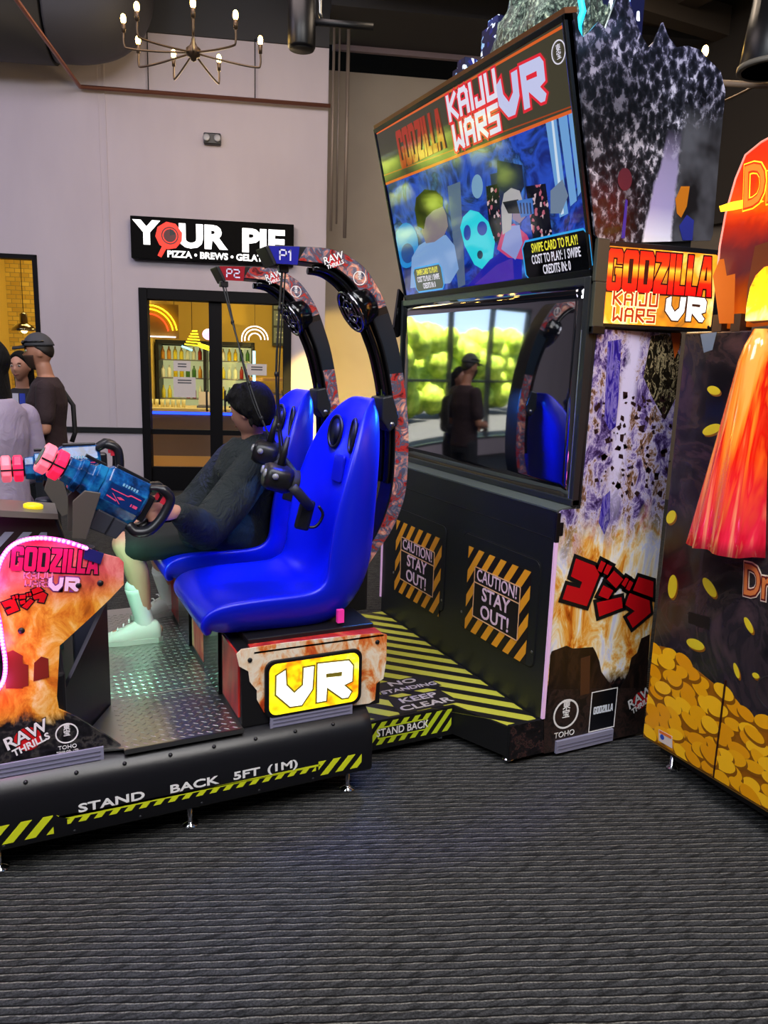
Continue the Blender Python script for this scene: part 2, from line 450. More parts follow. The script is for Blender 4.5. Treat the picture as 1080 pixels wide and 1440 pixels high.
b = B(); b.wbox(UW0-.3, UW0-.2, -4.6, -.16, 0, 3.4); b.wbox(-.35, -.25, -4.6, -2.9, 0, 3.4); struct('wall_shop_left', b, mat('shop_side_wall', '#c8a850', .8))
b = B(); b.wbox(UW0-.3, 2.06, -4.7, -.16, 3.4, 3.5); struct('ceiling_shop', b, mat('shop_ceiling', '#b89a50', .8))
lamp('shop_ceiling_light', 'AREA', wl(.9, -2.0, 3.3), 75*LK, (1.0, .84, .38), 1.6, wl(.9, -2.6, 0))
lamp('shop_ceiling_light', 'AREA', wl(-1.3, -1.5, 3.3), 42*LK, (1.0, .82, .34), 1.0, wl(-1.3, -2.2, .8))
# counter with a blue light strip
c = thing('shop_counter', 'long shop counter with a pale top and blue light strip, behind the glass doors', 'counter', wl(.6, -1.9, 0))
b = B(); b.wbox(-.3, 2.0, -2.5, -1.85, 0.02, .84); mk('body', b, mat('counter_front', '#6a5a58', .35), c)
b = B(); b.wbox(-.32, 2.02, -2.55, -1.80, .84, .89); mk('counter_top', b, mat('counter_top', '#d9c490', .35), c, bevel=.008)
b = B(); b.wbox(-.3, 2.0, -1.85, -1.835, .80, .835); mk('light_strip', b, mat('blue_strip', '#2030e0', .5, emit='#1838ff', power=5), c)
b = B(); b.wbox(-.3, 2.0, -1.85, -1.83, .02, .2); mk('kick_board', b, mat('kick_wood', '#caa062', .5), c)
# drinks cooler with bottles
c = thing('drinks_cooler', 'tall black glass-front drinks cooler with lit shelves, behind the left door leaf', 'cooler', wl(.35, -3.0, 0))
b = B(); b.wbox(-.22, 1.28, -3.5, -3.44, .05, 1.86)
for u in (-.22, .5, 1.24): b.wbox(u, u+.045, -3.44, -3.0, .05, 1.86)
b.wbox(-.22, 1.28, -3.44, -3.0, 1.80, 1.86); b.wbox(-.22, 1.28, -3.44, -3.0, .05, .15)
mk('cabinet', b, BLACKM, c)
for z in (.62, .95, 1.27, 1.55):
    b = B(); b.wbox(-.17, 1.24, -3.42, -3.05, z, z+.015); mk('shelf', b, STEEL, c)
b = B(); b.wbox(-.17, 1.24, -3.43, -3.42, .2, 1.78); mk('back_light', b, mat('cooler_light', '#cfd6b0', .5, emit='#d8dca0', power=.55), c)
cols = ['#e0d040', '#d8e0c8', '#a03018', '#e8e8d0', '#c8b020', '#3a6a30', '#d09030']
proto = None
for zi, z in enumerate((.965, 1.285, 1.565)):
    for k in range(14):
        u = -.13+k*.095+(.075 if k > 6 else 0)
        cc = cols[(k//2+zi*3) % 7]
        mm = mat('bottle_'+cc[1:], cc, .25)
        L = wl(u, -3.13, z+.002); s = .9+.1*random.random()
        b = B(); F = Matrix.Translation(L)
        b.lathe([(.03, 0), (.032, .01), (.032, .12*s), (.026, .14*s), (.012, .17*s), (.012, .2*s), (0.001, .2*s)], F, 10)
        tag(mk('bottle', b, mm), 'drinks bottle on the %s of the cooler behind the door glass' % ('lowest lit shelf', 'middle lit shelf', 'top lit shelf')[zi], 'bottle', 'bottles on the %s of the shop cooler' % ('lowest lit shelf', 'middle lit shelf', 'top lit shelf')[zi])
# cups and a till on the counter
for k in range(7):
    b = B(); L = wl(-.14+k*.075, -2.0, .89); b.lathe([(.022, 0), (.03, .11), (.027, .11), (.02, .008), (.0005, .006)], Matrix.Translation(L), 12)
    tag(mk('cup', b, mat('cup_cream', '#e8dca0', .4)), 'cream cup in the row along the shop counter', 'cup', 'cups along the shop counter')
c = thing('card_terminal', 'small grey till terminal on the shop counter behind the left door leaf', 'till', wl(.62, -2.0, .89))
b = B(); b.wbox(.5, .76, -2.15, -1.95, .89, .92); mk('base', b, mat('till_grey', '#6a6c78', .4), c)
F = frame(wl(.63, -2.06, 1.02), WD, Vector((0, 0, 1))+WN*-.35)
b = B(); b.prism(rrect(-.11, .11, -.1, .1, .01), F, -.01, .01); mk('screen', b, mat('till_screen', '#c8b8b0', .3), c)
# menu board, signs
c = thing('menu_board', 'dark framed menu board with grey panels on the yellow shop wall', 'menu board', wl(1.95, -4.4, 2.2))
b = B(); b.wbox(1.55, 2.02, -4.48, -4.44, 1.85, 2.72); mk('frame', b, mat('menu_frame', '#3a3c30', .5), c)
b = B()
for z0, z1 in ((2.48, 2.68), (2.2, 2.45), (1.9, 2.16)): b.wbox(1.58, 1.99, -4.445, -4.43, z0, z1)
mk('menu_panel', b, mat('menu_panel', '#8a9488', .4), c)
b = B()
for z in (2.62, 2.55, 2.38, 2.30, 2.08, 2.00): b.wbox(1.62, 1.9, -4.43, -4.425, z-.012, z+.012)
mk('print_lines', b, mat('menu_ink', '#e0e0d0', .4), c)
c = thing('shelf_case', 'wooden sandwich case with food on the counter behind the right door leaf', 'food case', wl(1.65, -2.1, .89))
b = B(); b.wbox(1.25, 2.0, -2.4, -1.95, .895, .93); b.wbox(1.25, 2.0, -2.4, -1.95, 1.3, 1.34); b.wbox(1.25, 1.28, -2.4, -1.95, .93, 1.3); b.wbox(1.97, 2.0, -2.4, -1.95, .93, 1.3); mk('frame', b, mat('case_wood', '#b88a40', .5), c)
b = B(); b.wbox(1.28, 1.97, -2.4, -1.97, 1.1, 1.115); mk('shelf', b, STEEL, c)
for k in range(5):
    b = B(); b.ball(wl(1.36+k*.13, -2.1, 1.148), .05, .05, .03, None, 10, 6); tag(mk('pastry', b, mat('pastry', '#d8b060', .6)), 'golden pastry on the shelf of the wooden sandwich case', 'pastry', 'pastries in the sandwich case')
NEY = mat('neon_yellow', '#ffe040', .4, emit='#ffd820', power=3.0)
NEW = mat('neon_white', '#fff6ff', .4, emit='#fff0f8', power=3.0)
NEC = mat('neon_cyan', '#a0f0ff', .4, emit='#80d8ff', power=3.0)
NER = mat('neon_red', '#ff6030', .4, emit='#ff4020', power=2.5)
def arc(cu, cz, v, r, a0, a1, n=16, sx=1.0): return [wl(cu+sx*r*math.cos(R(a0+(a1-a0)*k/n)), v, cz+r*math.sin(R(a0+(a1-a0)*k/n))) for k in range(n+1)]
c = thing('neon_sign', 'domed yellow neon sign hanging at the left edge of the left door leaf', 'neon sign', wl(-.05, -1.2, 2.05))
for k, (r, mm) in enumerate(((.36, NEY), (.31, NEY), (.25, NER))):
    b = B(); b.tube(arc(-.02, 1.9, -1.2, r, 8, 172), .009, 6); mk('neon_tube', b, mm, c)
b = B(); b.tube([wl(-.3, -1.2, 1.86), wl(.32, -1.2, 1.86)], .009, 6); mk('neon_tube', b, NEW, c)
b = B(); b.wbox(-.4, .36, -1.26, -1.24, 1.84, 2.28); mk('backing', b, mat('sign_backing', '#b08c3c', .6), c)
b = B(); b.cyl(wl(-.3, -1.25, 2.28), wl(-.3, -1.25, 3.4), .004, None, 6); b.cyl(wl(.3, -1.25, 2.28), wl(.3, -1.25, 3.4), .004, None, 6); mk('hanger', b, BLACKM, c)
c = thing('neon_sign', 'yellow and pink neon burst sign beside the middle door post', 'neon sign', wl(.72, -1.5, 1.8))
for k in range(6):
    b = B(); b.tube([wl(.40+.02*k, -1.5, 1.78+.035*k), wl(.62-.01*k, -1.5, 1.76+.04*k)], .010, 6); mk('neon_tube', b, NEY, c)
b = B(); b.ball(wl(.72, -1.5, 1.92), .085, .03, .075, None, 14, 8); mk('neon_ball', b, mat('neon_pink', '#ffd0ff', .4, emit='#f0b0f0', power=2.0), c)
b = B(); b.tube([wl(.58, -1.5, 1.79), wl(.9, -1.5, 1.70)], .018, 6); b.tube([wl(.6, -1.5, 1.75), wl(.9, -1.5, 1.66)], .012, 6); mk('neon_tube', b, NEY, c)
b = B(); b.tube([wl(.36, -1.5, 1.75), wl(.5, -1.5, 1.70)], .014, 6); mk('neon_tube', b, NEC, c)
b = B(); b.cyl(wl(.5, -1.5, 1.95), wl(.5, -1.5, 3.4), .004, None, 6); mk('hanger', b, BLACKM, c)
c = thing('neon_sign', 'white rainbow-shaped neon sign behind the right door leaf', 'neon sign', wl(1.36, -1.0, 2.0))
for r in (.17, .13, .08):
    b = B(); b.tube(arc(1.36, 1.86, -1.0, r, 0, 190), .007, 6); mk('neon_tube', b, NEW, c)
b = B(); b.cyl(wl(1.36, -1.0, 2.03), wl(1.36, -1.0, 3.4), .003, None, 6); mk('hanger', b, BLACKM, c)
c = thing('neon_sign', 'thin upright cyan light tube behind the right door leaf', 'light tube', wl(1.3, -1.6, 1.4))
b = B(); b.cyl(wl(1.33, -1.6, 1.25), wl(1.33, -1.6, 1.72), .02, None, 8); mk('neon_tube', b, NEC, c)
b = B(); b.cyl(wl(1.33, -1.6, .89), wl(1.33, -1.6, 1.25), .008, None, 8); mk('stand', b, BLACKM, c)
# notices taped to the door glass
INK = mat('grey_ink', '#55555a', .6); PAPER = mat('paper', '#d8d0cc', .7)
for (u0, u1, z0, z1, lab) in ((.435, .635, 1.44, 1.56, 'small white paper notice taped to the left door glass'), (.43, .69, 1.13, 1.37, 'square cream paper notice low on the left door glass'), (1.295, 1.53, 1.415, 1.55, 'white paper notice taped to the right door glass')):
    c = thing('paper_notice', lab, 'notice', wl((u0+u1)/2, -.05, (z0+z1)/2))
    b = B(); b.wbox(u0, u1, -.055, -.0535, z0, z1); mk('sheet', b, PAPER, c)
    b = B()
    for k in range(2): b.wbox(u0+.05, u1-.05, -.0535, -.053, z1-.045-.03*k, z1-.03-.03*k)
    mk('print_lines', b, INK, c)
# pendant lamp behind the shop window
for (u, v, lab) in ((-1.44, -.75, 'chrome dome pendant lamp hanging behind the left shop window'),):
    c = thing('pendant_lamp', lab, 'pendant lamp', wl(u, v, 1.9))
    F = Matrix.Translation(wl(u, v, 1.86))
    b = B(); b.lathe([(.15, 0), (.14, .03), (.10, .07), (.05, .09), (.045, .2), (.02, .22), (.0005, .22)], F, 24); mk('shade', b, mat('pendant_chrome', '#8a8478', .15, 1.0), c)
    b = B(); b.cyl(wl(u, v, 2.07), wl(u, v, 3.4), .005, None, 6); mk('cord', b, BLACKM, c)
    b = B(); b.ball(wl(u, v, 1.87), .04, None, None, None, 12, 8); mk('bulb', b, mat('pendant_bulb', '#ffe0a0', .5, emit='#ffd890', power=8), c)

# ================================================================== THINGS ON THE WALL AND CEILING
# lit shop sign
c = thing('shop_sign', 'black lit sign reading YOUR PIE above the glass doors', 'sign', wl(.93, .06, 2.69))
b = B(); b.wbox(.02, 1.84, .0, .12, 2.685, 3.14); mk('sign_box', b, mat('sign_black', '#050506', .7, spec=.1), c, bevel=.006)
SGW = mat('sign_white_lit', '#ffffff', .4, emit='#fffefc', power=1.6); SGR = mat('sign_red_lit', '#e02a10', .4, emit='#ff2808', power=.9)
def wf(u, z, v=.121): return frame(wl(u, v, z), WD, (0, 0, 1))
text('Y', wf(.195, 2.955), .34, SGW, c, bold=.016, sx=1.12)
text('UR', wf(.80, 2.94), .34, SGW, c, bold=.016, sx=1.15)
text('PIE', wf(1.49, 2.925), .34, SGW, c, bold=.016, sx=1.14)
text('PIZZA • BREWS • GELATO', wf(.99, 2.745), .098, SGW, c, bold=.0032, sx=1.02)
F = wf(.44, 2.945)
shape('pan', [[(.15*math.cos(R(a)), .15*math.sin(R(a))) for a in (15, 60, 100, 145, 185, 225, 262, 300, 340)]], F, SGR, c, ext=.004)
b = B(); b.prism([(-.13, -.22), (-.09, -.24), (-.02, -.12), (-.07, -.1)], F, 0, .005); mk('pan_handle', b, SGR, c)
shape('pie_ring', [ring2d(0.01, .0, .095, .095), ring2d(.01, 0, .082, .082)], F, mat('sign_black2', '#0a0606', .4), c, z=.006)
shape('pie_slice', [[(.01, 0), (.01, .075), (.05, .062), (.078, .02)]], F, mat('sign_black2', '#0a0606', .4), c, z=.006)
shape('pie_disc', [ring2d(0.01, .0, .070, .070)], F, mat('sign_dark_red', '#5a0a04', .4), c, z=.0045)
# emergency light
c = thing('emergency_light', 'small black emergency light with two lamps, high on the white wall', 'emergency light', wl(.925, 0, 4.01))
b = B(); b.wbox(.83, 1.02, 0, .07, 3.955, 4.075); mk('housing', b, BLACK, c, bevel=.012)
for u in (.865, .985):
    b = B(); b.lathe([(.036, 0), (.038, .03), (.03, .034), (.0005, .03)], frame(wl(u, .07, 4.015), WD, (0, 0, 1)), 16); mk('lamp_head', b, mat('lamp_lens', '#9a9aa0', .2), c)
# copper pipe run
COP = mat('copper_pipe', '#8a5a4c', .4, .6)
c = thing('sprinkler_pipe', 'thin copper-brown pipe crossing the white wall below the chandelier', 'pipe', wl(-.47, .08, 4.44))
b = B(); b.tube([wl(-.47, 5.2, 4.44), wl(-.47, .08, 4.44), wl(2.24, .08, 4.44)], .022, 8); mk('pipe', b, COP, c)
for u in (.25, 1.4):
    b = B(); b.cyl(wl(u, .08, 4.44), wl(u, .08, 5.06), .006, None, 6); mk('hanger', b, BLACKM, c)
for i, (u, v, zb) in enumerate(((2.27, .06, 3.1), (2.34, -.05, 3.2), (2.44, -.05, 3.05))):
    b = B(); b.cyl(wl(u, v, zb), wl(u, v, 5.36 if i else 5.3), (.016, .012, .022)[i], None, 8)
    o = mk('conduit', b, mat('grey_conduit', '#8a7c72', .5, .3))
    tag(o, ('grey conduit running down right at the wall corner', 'thin middle conduit just right of the wall corner', 'thicker conduit, rightmost of three at the wall corner')[i], 'conduit', 'conduits at the wall corner')
# big round ducts
DUCT = mat('duct_charcoal', '#2b2b2e', .6)
b = B(); b.tube([wl(-4.5, .53, 4.97), wl(-.62, .53, 4.97)], .47, 32)
tag(mk('air_duct', b, DUCT), 'big dark round air duct along the ceiling at upper left', 'duct')
b = B(); b.tube(spline([wl(-.60, .53, 4.97), wl(-.36, .53, 4.975), wl(-.16, .53, 5.03), wl(-.06, .53, 5.16), wl(-.05, .53, 5.4), wl(-.05, .53, 5.9)], 6), .445, 32)
tag(mk('duct_elbow', b, mat('duct_grey', '#3c3a3c', .6)), 'grey elbow section at the end of the big ceiling duct', 'duct')
# hanging speaker
def at(px, py, D):
    d = _f+_r2*((px-540)/FPX)-_u2*((py-720)/FPX); k = D/math.hypot(d.x, d.y); return CAM+d*k
c = thing('hanging_speaker', 'black cylinder speaker hanging from the ceiling beside the wall corner', 'speaker', at(424, 72, 6.4))
p = at(424, 70, 6.4)
b = B(); b.lathe([(.0005, .0), (.095, 0), (.105, .02), (.105, .34), (.09, .36), (.0005, .36)], Matrix.Translation(p), 24); mk('body', b, BLACK, c)
b = B(); b.lathe([(.0005, -.002), (.09, -.002), (.09, .004)], Matrix.Translation(p), 24); mk('grille', b, mat('speaker_grille', '#1c1c1e', .7), c)
b = B(); b.cyl(p+V(0, 0, .36), (p.x, p.y, 5.9), .014, None, 8); mk('drop_rod', b, STEEL, c)
q0 = at(432, 30, 6.4); q1 = at(525, 38, 6.4)
b = B(); b.tube([q0, q1], .028, 8); tag(mk('ceiling_pipe', b, BLACKM), 'short black pipe stub by the hanging speaker', 'pipe')
b = B(); b.tube([(q0.x+.10, q0.y, 5.9), (q0.x+.10, q0.y, q0.z+.08), (q0.x+.12, q0.y, q0.z+.03)], .016, 8); tag(mk('conduit', b, STEEL), 'bent steel conduit dropping down behind the hanging speaker', 'conduit')

# chandelier
hub = at(272, 75, 6.5)
BULB = mat('warm_bulb', '#ffe0a0', .4, emit='#ffc860', power=40)
BRZ = mat('aged_bronze', '#5c4c3c', .4, .7)
def chandelier(name, label, hub, R0, angs, h0):
    c = thing(name, label, 'chandelier', hub)
    b = B(); b.lathe([(.0005, -.06), (.02, -.05), (.025, -.03), (.05, -.02), (.055, .03), (.03, .05), (.015, .08), (.015, .1)], Matrix.Translation(hub), 16); mk('hub', b, BRZ, c)
    b = B(); b.cyl(hub+V(0, 0, .08), (hub.x, hub.y, 5.9), .010, None, 8); mk('stem', b, BRZ, c)
    for a in angs:
        rx = _r.copy(); fy = Vector((_f.x, _f.y, 0)).normalized()
        d = rx*math.cos(R(a))-fy*math.sin(R(a))
        e = hub+d*R0
        b = B(); b.tube(spline([hub+d*.03, hub+d*R0*.55+V(0, 0, -.035), hub+d*R0*.93+V(0, 0, -.05), e+V(0, 0, -.03), e+V(0, 0, h0)], 4), .008, 6); arm = mk('arm', b, BRZ, c)
        b = B(); b.cyl(e+V(0, 0, h0-.01), e+V(0, 0, h0+.05), .014, .016, 10); mk('socket', b, BRZ, arm)
        b = B(); b.ball(e+V(0, 0, h0+.082), .020, .020, .034, None, 12, 8); mk('bulb', b, BULB, arm)
    return c
chandelier('chandelier', 'bronze eight-arm chandelier with lit bulbs hanging before the white wall', hub, .5, (-12, 40, 76, 126, 156, 200, 238, 280), .06)
lamp('chandelier_light', 'POINT', hub+V(.3, .9, .0), 34*LK, (1, .72, .34), .3)
chandelier('chandelier', 'bronze chandelier behind the spiky board, one lit bulb showing at upper right', at(1085, 110, 5.6), .42, (0, 60, 120, 181, 240, 300), .06)
lamp('chandelier_light', 'POINT', at(1085, 110, 5.6)+V(0, 0, .15), 10*LK, (1, .72, .34), .3)
# dark cone loudspeaker at upper right
c = thing('ceiling_speaker', 'large dark box speaker hanging at the upper right above the pipe', 'speaker', at(1075, 70, 5.0))
p = at(1084, 100, 5.0)
b = B(); b.lathe([(.0005, 0), (.15, 0), (.165, .03), (.13, .36), (.0005, .38)], Matrix.Translation(p), 28); mk('body', b, BLACK, c)
b = B(); b.lathe([(.166, .0), (.175, .0), (.175, .025), (.166, .025)], Matrix.Translation(p), 28); mk('rim', b, mat('speaker_rim', '#6a655c', .5), c)
b = B(); b.cyl(p+V(0, 0, .37), (p.x, p.y, 5.9), .012, None, 8); mk('drop_rod', b, BLACKM, c)
b = B(); b.tube([at(1000, 116, 5.3), at(1120, 123, 5.3)], .018, 8); tag(mk('ceiling_pipe', b, mat('tan_pipe', '#a08870', .5)), 'thin tan pipe crossing below the speaker at upper right', 'pipe')
# ================================================================== shared print materials and lettering
def ray(px, py): return _f+_r2*((px-540)/FPX)-_u2*((py-720)/FPX)
def AY(px, py, Y): d = ray(px, py); return CAM+d*(Y/d.y)          # measured spot on a plane of the machine (y = const)
def AX(px, py, X): d = ray(px, py); return CAM+d*(X/d.x)
def AZ(px, py, Z): d = ray(px, py); return CAM+d*((Z-CAMH)/d.z)
def xz(px, py, Y): p = AY(px, py, Y); return (p.x, p.z)
def fire_mat(name, stops, scale=7.0, rough=.3, zmul=None, emit=0, stretch=.5, dist=1.2):
    m = mat(name, '#808080', rough); t = NT(m)
    p = t.pos(scale=(1, 1, stretch))
    f = t.noise(p, scale, 6, .62, dist)
    if zmul:
        x, y, z = t.sep(t.pos()); f = t.math('ADD', f, t.math('MULTIPLY', t.math('SUBTRACT', z, zmul[0]), zmul[1]))
    c = t.ramp(f, stops); t.base(c)
    if emit: t.emis(c, emit)
    return m
FIRE = fire_mat('fire_print', [(.25, '#2a0c08'), (.38, '#a8340c'), (.48, '#e8851c'), (.56, '#f4c050'), (.66, '#fbe8b8'), (.8, '#ffffff')])
REDART = fire_mat('red_monster_print', [(.25, '#1a1418'), (.36, '#5a1a20'), (.43, '#c03028'), (.47, '#6a4a50'), (.51, '#3c5470'), (.55, '#8c7c84'), (.59, '#d07860'), (.65, '#e8c0a8'), (.72, '#8a2424')], 17, .3, stretch=1)
RUBBLE = fire_mat('rubble_print', [(.3, '#0a080a'), (.45, '#1c1614'), (.52, '#3a2824'), (.6, '#16100f'), (.75, '#54483e')], 26, .4, stretch=1)
CLEARP = mat('clear_plastic_strip', '#8a88a0', .25, spec=.6)
VRP_V = [(332, 290), (385, 255), (390, 345), (440, 395), (495, 345), (500, 240), (560, 230), (550, 370), (485, 467), (415, 477), (330, 405)]
VRP_R = [(585, 215), (775, 195), (800, 225), (795, 320), (745, 345), (790, 385), (770, 420), (735, 425), (640, 358), (635, 440), (580, 450)]
VRP_H = [(635, 275), (735, 262), (733, 290), (635, 300)]
def _n(pts): return [xz(310+a/4.32, 880+b/4.32, 2.41) for a, b in pts]
_vr = [_n(VRP_V), _n(VRP_R), _n(VRP_H)]
_x0 = min(p[0] for q in _vr for p in q); _x1 = max(p[0] for q in _vr for p in q); _z0 = min(p[1] for q in _vr for p in q); _z1 = max(p[1] for q in _vr for p in q)
VRN = [[((p[0]-(_x0+_x1)/2)/(_x1-_x0), (p[1]-(_z0+_z1)/2)/(_x1-_x0)) for p in q] for q in _vr]   # width 1, centred
def vr_letters(F, w, m, mo, parent, off=.04, z=0.0):
    P = [[(a*w, b*w) for a, b in q] for q in VRN]
    if mo: shape('lettering_outline', [P[0], P[1]], F, mo, parent, off=off*w, ext=.0004, z=z)
    shape('lettering', P, F, m, parent, ext=.0006, z=z+.0012)
KAT = [[(265, 165), (430, 230), (472, 305), (360, 592), (143, 528), (185, 402), (300, 432), (318, 375), (218, 325)],
       [(490, 185), (530, 205), (490, 290), (455, 270)], [(545, 215), (585, 235), (545, 315), (508, 292)],
       [(605, 275), (685, 350), (620, 430), (540, 350)], [(510, 405), (595, 450), (550, 530), (465, 495)], [(450, 560), (670, 510), (680, 605), (470, 685)],
       [(710, 335), (735, 350), (700, 420), (670, 395)], [(745, 360), (775, 380), (740, 455), (708, 435)],
       [(825, 330), (955, 370), (950, 515), (775, 450)], [(745, 475), (920, 540), (930, 650), (770, 785), (720, 690), (790, 635), (705, 580)]]
KAT = [[xz(770+a/6.353, 760+b/6.353, 2.322) for a, b in q] for q in KAT]
_kc = (sum(p[0] for q in KAT for p in q)/sum(map(len, KAT)), sum(p[1] for q in KAT for p in q)/sum(map(len, KAT)))
KAT = [[(p[0]-_kc[0], p[1]-_kc[1]) for p in q] for q in KAT]
def katakana(F, s, parent, off=.016):
    P = [[(a*s, b*s) for a, b in q] for q in KAT]
    for q in P: shape('lettering_outline', [q], F, DARKP, parent, off=off*s, ext=.0003)
    for q in P: shape('lettering', [q], F, mat('katakana_red', '#c80c18', .35), parent, ext=.0005, z=.0012)
def raw_logo(F, s, parent):
    b = B(); b.prism(ring2d(0, 0, .42*s, .42*s, 24), F, 0, .0008); mk('logo_disc', b, REDP, parent)
    G = F @ Matrix.Rotation(R(14), 4, 'Z')
    text('RAW', G @ Matrix.Translation((0, .16*s, 0)), .62*s, DARKP, parent, bold=.035*s, shear=.1, z=.0014)
    text('RAW', G @ Matrix.Translation((0, .16*s, 0)), .62*s, WHITE, parent, bold=.012*s, shear=.1, z=.002)
    text('THRILLS', G @ Matrix.Translation((0, -.24*s, 0)), .34*s, WHITE, parent, bold=.010*s, shear=.1, z=.002)
def toho_logo(F, s, parent, full=True, sub=False):
    shape('logo_ring', [ring2d(0, 0, s, s, 32), ring2d(0, 0, .88*s, .88*s, 32)], F, WHITE, parent)
    text('東\n宝', F @ Matrix.Translation((0, .28*s, 0)), .62*s, WHITE, parent, bold=.012*s, line=.95)
    if full: text('TOHO', F @ Matrix.Translation((0, -1.38*s, 0)), .55*s, WHITE, parent)
    if sub: text('TOHO CO., LTD.', F @ Matrix.Translation((0, -1.82*s, 0)), .26*s, WHITE, parent, bold=.003*s)
# block lettering cut from sheet: heavy poster capitals and thin square capitals
BLK = {'G': (.8, [[(.1, 0), (.7, 0), (.8, .1), (.8, .55), (.45, .55), (.45, .4), (.52, .4), (.52, .2), (.28, .2), (.28, .8), (.52, .8), (.52, .66), (.8, .66), (.8, .9), (.7, 1), (.1, 1), (0, .9), (0, .1)]]),
       'O': (.8, [[(.1, 0), (.7, 0), (.8, .1), (.8, .9), (.7, 1), (.1, 1), (0, .9), (0, .1)], [(.28, .2), (.52, .2), (.52, .8), (.28, .8)]]),
       'D': (.8, [[(0, 0), (.65, 0), (.8, .15), (.8, .85), (.65, 1), (0, 1)], [(.28, .2), (.52, .2), (.52, .8), (.28, .8)]]),
       'Z': (.75, [[(0, 0), (.75, 0), (.75, .22), (.36, .22), (.75, .72), (.75, 1), (.02, 1), (.02, .78), (.38, .78), (0, .28)]]),
       'I': (.28, [[(0, 0), (.28, 0), (.28, 1), (0, 1)]]), 'L': (.6, [[(0, 0), (.6, 0), (.6, .22), (.28, .22), (.28, 1), (0, 1)]]),
       'A': (.85, [[(0, 0), (.27, 0), (.30, .2), (.55, .2), (.58, 0), (.85, 0), (.62, 1), (.23, 1)], [(.34, .4), (.51, .4), (.45, .75), (.40, .75)]])}
def block_word(word, F, w, h, m, parent, mo=None, off=0.0, z=0.0):
    tot = sum(BLK[c][0] for c in word)+.07*(len(word)-1); k = w/tot; x = -w/2; P = []
    for c in word:
        P.append([[(x+a*k, (d-.5)*h) for a, d in q] for q in BLK[c][1]]); x += (BLK[c][0]+.07)*k
    if mo:
        for q in P: shape('lettering_outline', [q[0]], F, mo, parent, off=off, ext=.0003, z=z)
    for q in P: shape('lettering', q, F, m, parent, ext=.0004, z=z+.0010)
THN = {'K': [[(0, 0), (0, 1)], [(.75, 1), (.12, .52), (.75, 0)]], 'A': [[(0, 0), (0, .82), (.15, 1), (.6, 1), (.75, .82), (.75, 0)], [(0, .42), (.75, .42)]], 'I': [[(0, 0), (0, 1)]],
       'J': [[(.65, 1), (.65, 0), (0, 0), (0, .25)]], 'U': [[(0, 1), (0, 0), (.75, 0), (.75, 1)]], 'W': [[(0, 1), (0, 0), (.4, .3), (.8, 0), (.8, 1)]],
       'R': [[(0, 0), (0, 1), (.75, 1), (.75, .5), (.1, .5), (.75, 0)]], 'S': [[(.75, 1), (0, 1), (0, .52), (.75, .52), (.75, 0), (0, 0)]], 'P': [[(0, 0), (0, 1), (.75, 1), (.75, .45), (0, .45)]],
       '1': [[(0, .85), (.2, 1), (.2, 0)]], '2': [[(0, 1), (.75, 1), (.75, .52), (0, .52), (0, 0), (.75, 0)]]}
def thin_word(word, F, h, m, parent, stroke=.2, sx=1.0, z=0.0, name='lettering', gap=.34):
    wd = [max(p[0] for q in THN[c] for p in q) for c in word]; tot = sum(wd)+gap*(len(word)-1); x = -tot/2
    b = B(); r = stroke/2
    for c, w_ in zip(word, wd):
        for q in THN[c]:
            for (a, d) in zip(q, q[1:]):
                A_, D_ = V((x+a[0])*sx, a[1]-.5, 0), V((x+d[0])*sx, d[1]-.5, 0); t_ = (D_-A_).normalized(); n_ = V(-t_.y, t_.x, 0)*r; A2, D2 = A_-t_*r, D_+t_*r
                b.prism([((A2-n_).x*h, (A2-n_).y*h), ((D2-n_).x*h, (D2-n_).y*h), ((D2+n_).x*h, (D2+n_).y*h), ((A2+n_).x*h, (A2+n_).y*h)], F, z, z+.0005)
        x += w_+gap
    o = mk(name, b, m, parent); o['kind'] = 'stuff' if False else o.get('kind', 'thing'); del o['kind']; return o
def xzf(x, y, z, rot=0.0): return frame((x, y, z), (1, 0, 0), (0, 0, 1)) @ Matrix.Rotation(R(rot), 4, 'Z')     # faces -y
def hazard(name, P0, U, Vv, w, h, slant, pitch, m, parent, frac=.5):
    """diagonal stripes inside a w x h panel, clipped to it"""
    b = B(); F = frame(P0, U, Vv); k = -slant-pitch
    x = -abs(slant)-pitch
    while x < w+abs(slant)+pitch:
        poly = [(x, 0), (x+pitch*frac, 0), (x+pitch*frac+slant, h), (x+slant, h)]
        out = poly
        for side in (0, 1):                                     # clip to 0..w
            res = []
            for i in range(len(out)):
                a, c = out[i], out[(i+1) % len(out)]
                ia = (a[0] >= 0) if side == 0 else (a[0] <= w); ic = (c[0] >= 0) if side == 0 else (c[0] <= w)
                L = 0 if side == 0 else w
                if ia: res.append(a)
                if ia != ic:
                    tt = (L-a[0])/(c[0]-a[0]); res.append((L, a[1]+tt*(c[1]-a[1])))
            out = res
            if len(out) < 3: break
        if len(out) >= 3: b.prism(out, F, 0, .0008)
        x += pitch
    return mk(name, b, m, parent)

# ================================================================== MOTION RIDE (platform, seats, arms, console)
ride = thing('motion_ride', 'two-seat motion ride with blue bucket seats, curved overhead arms and lit VR box', 'arcade ride', (.3, 3.15, 0))
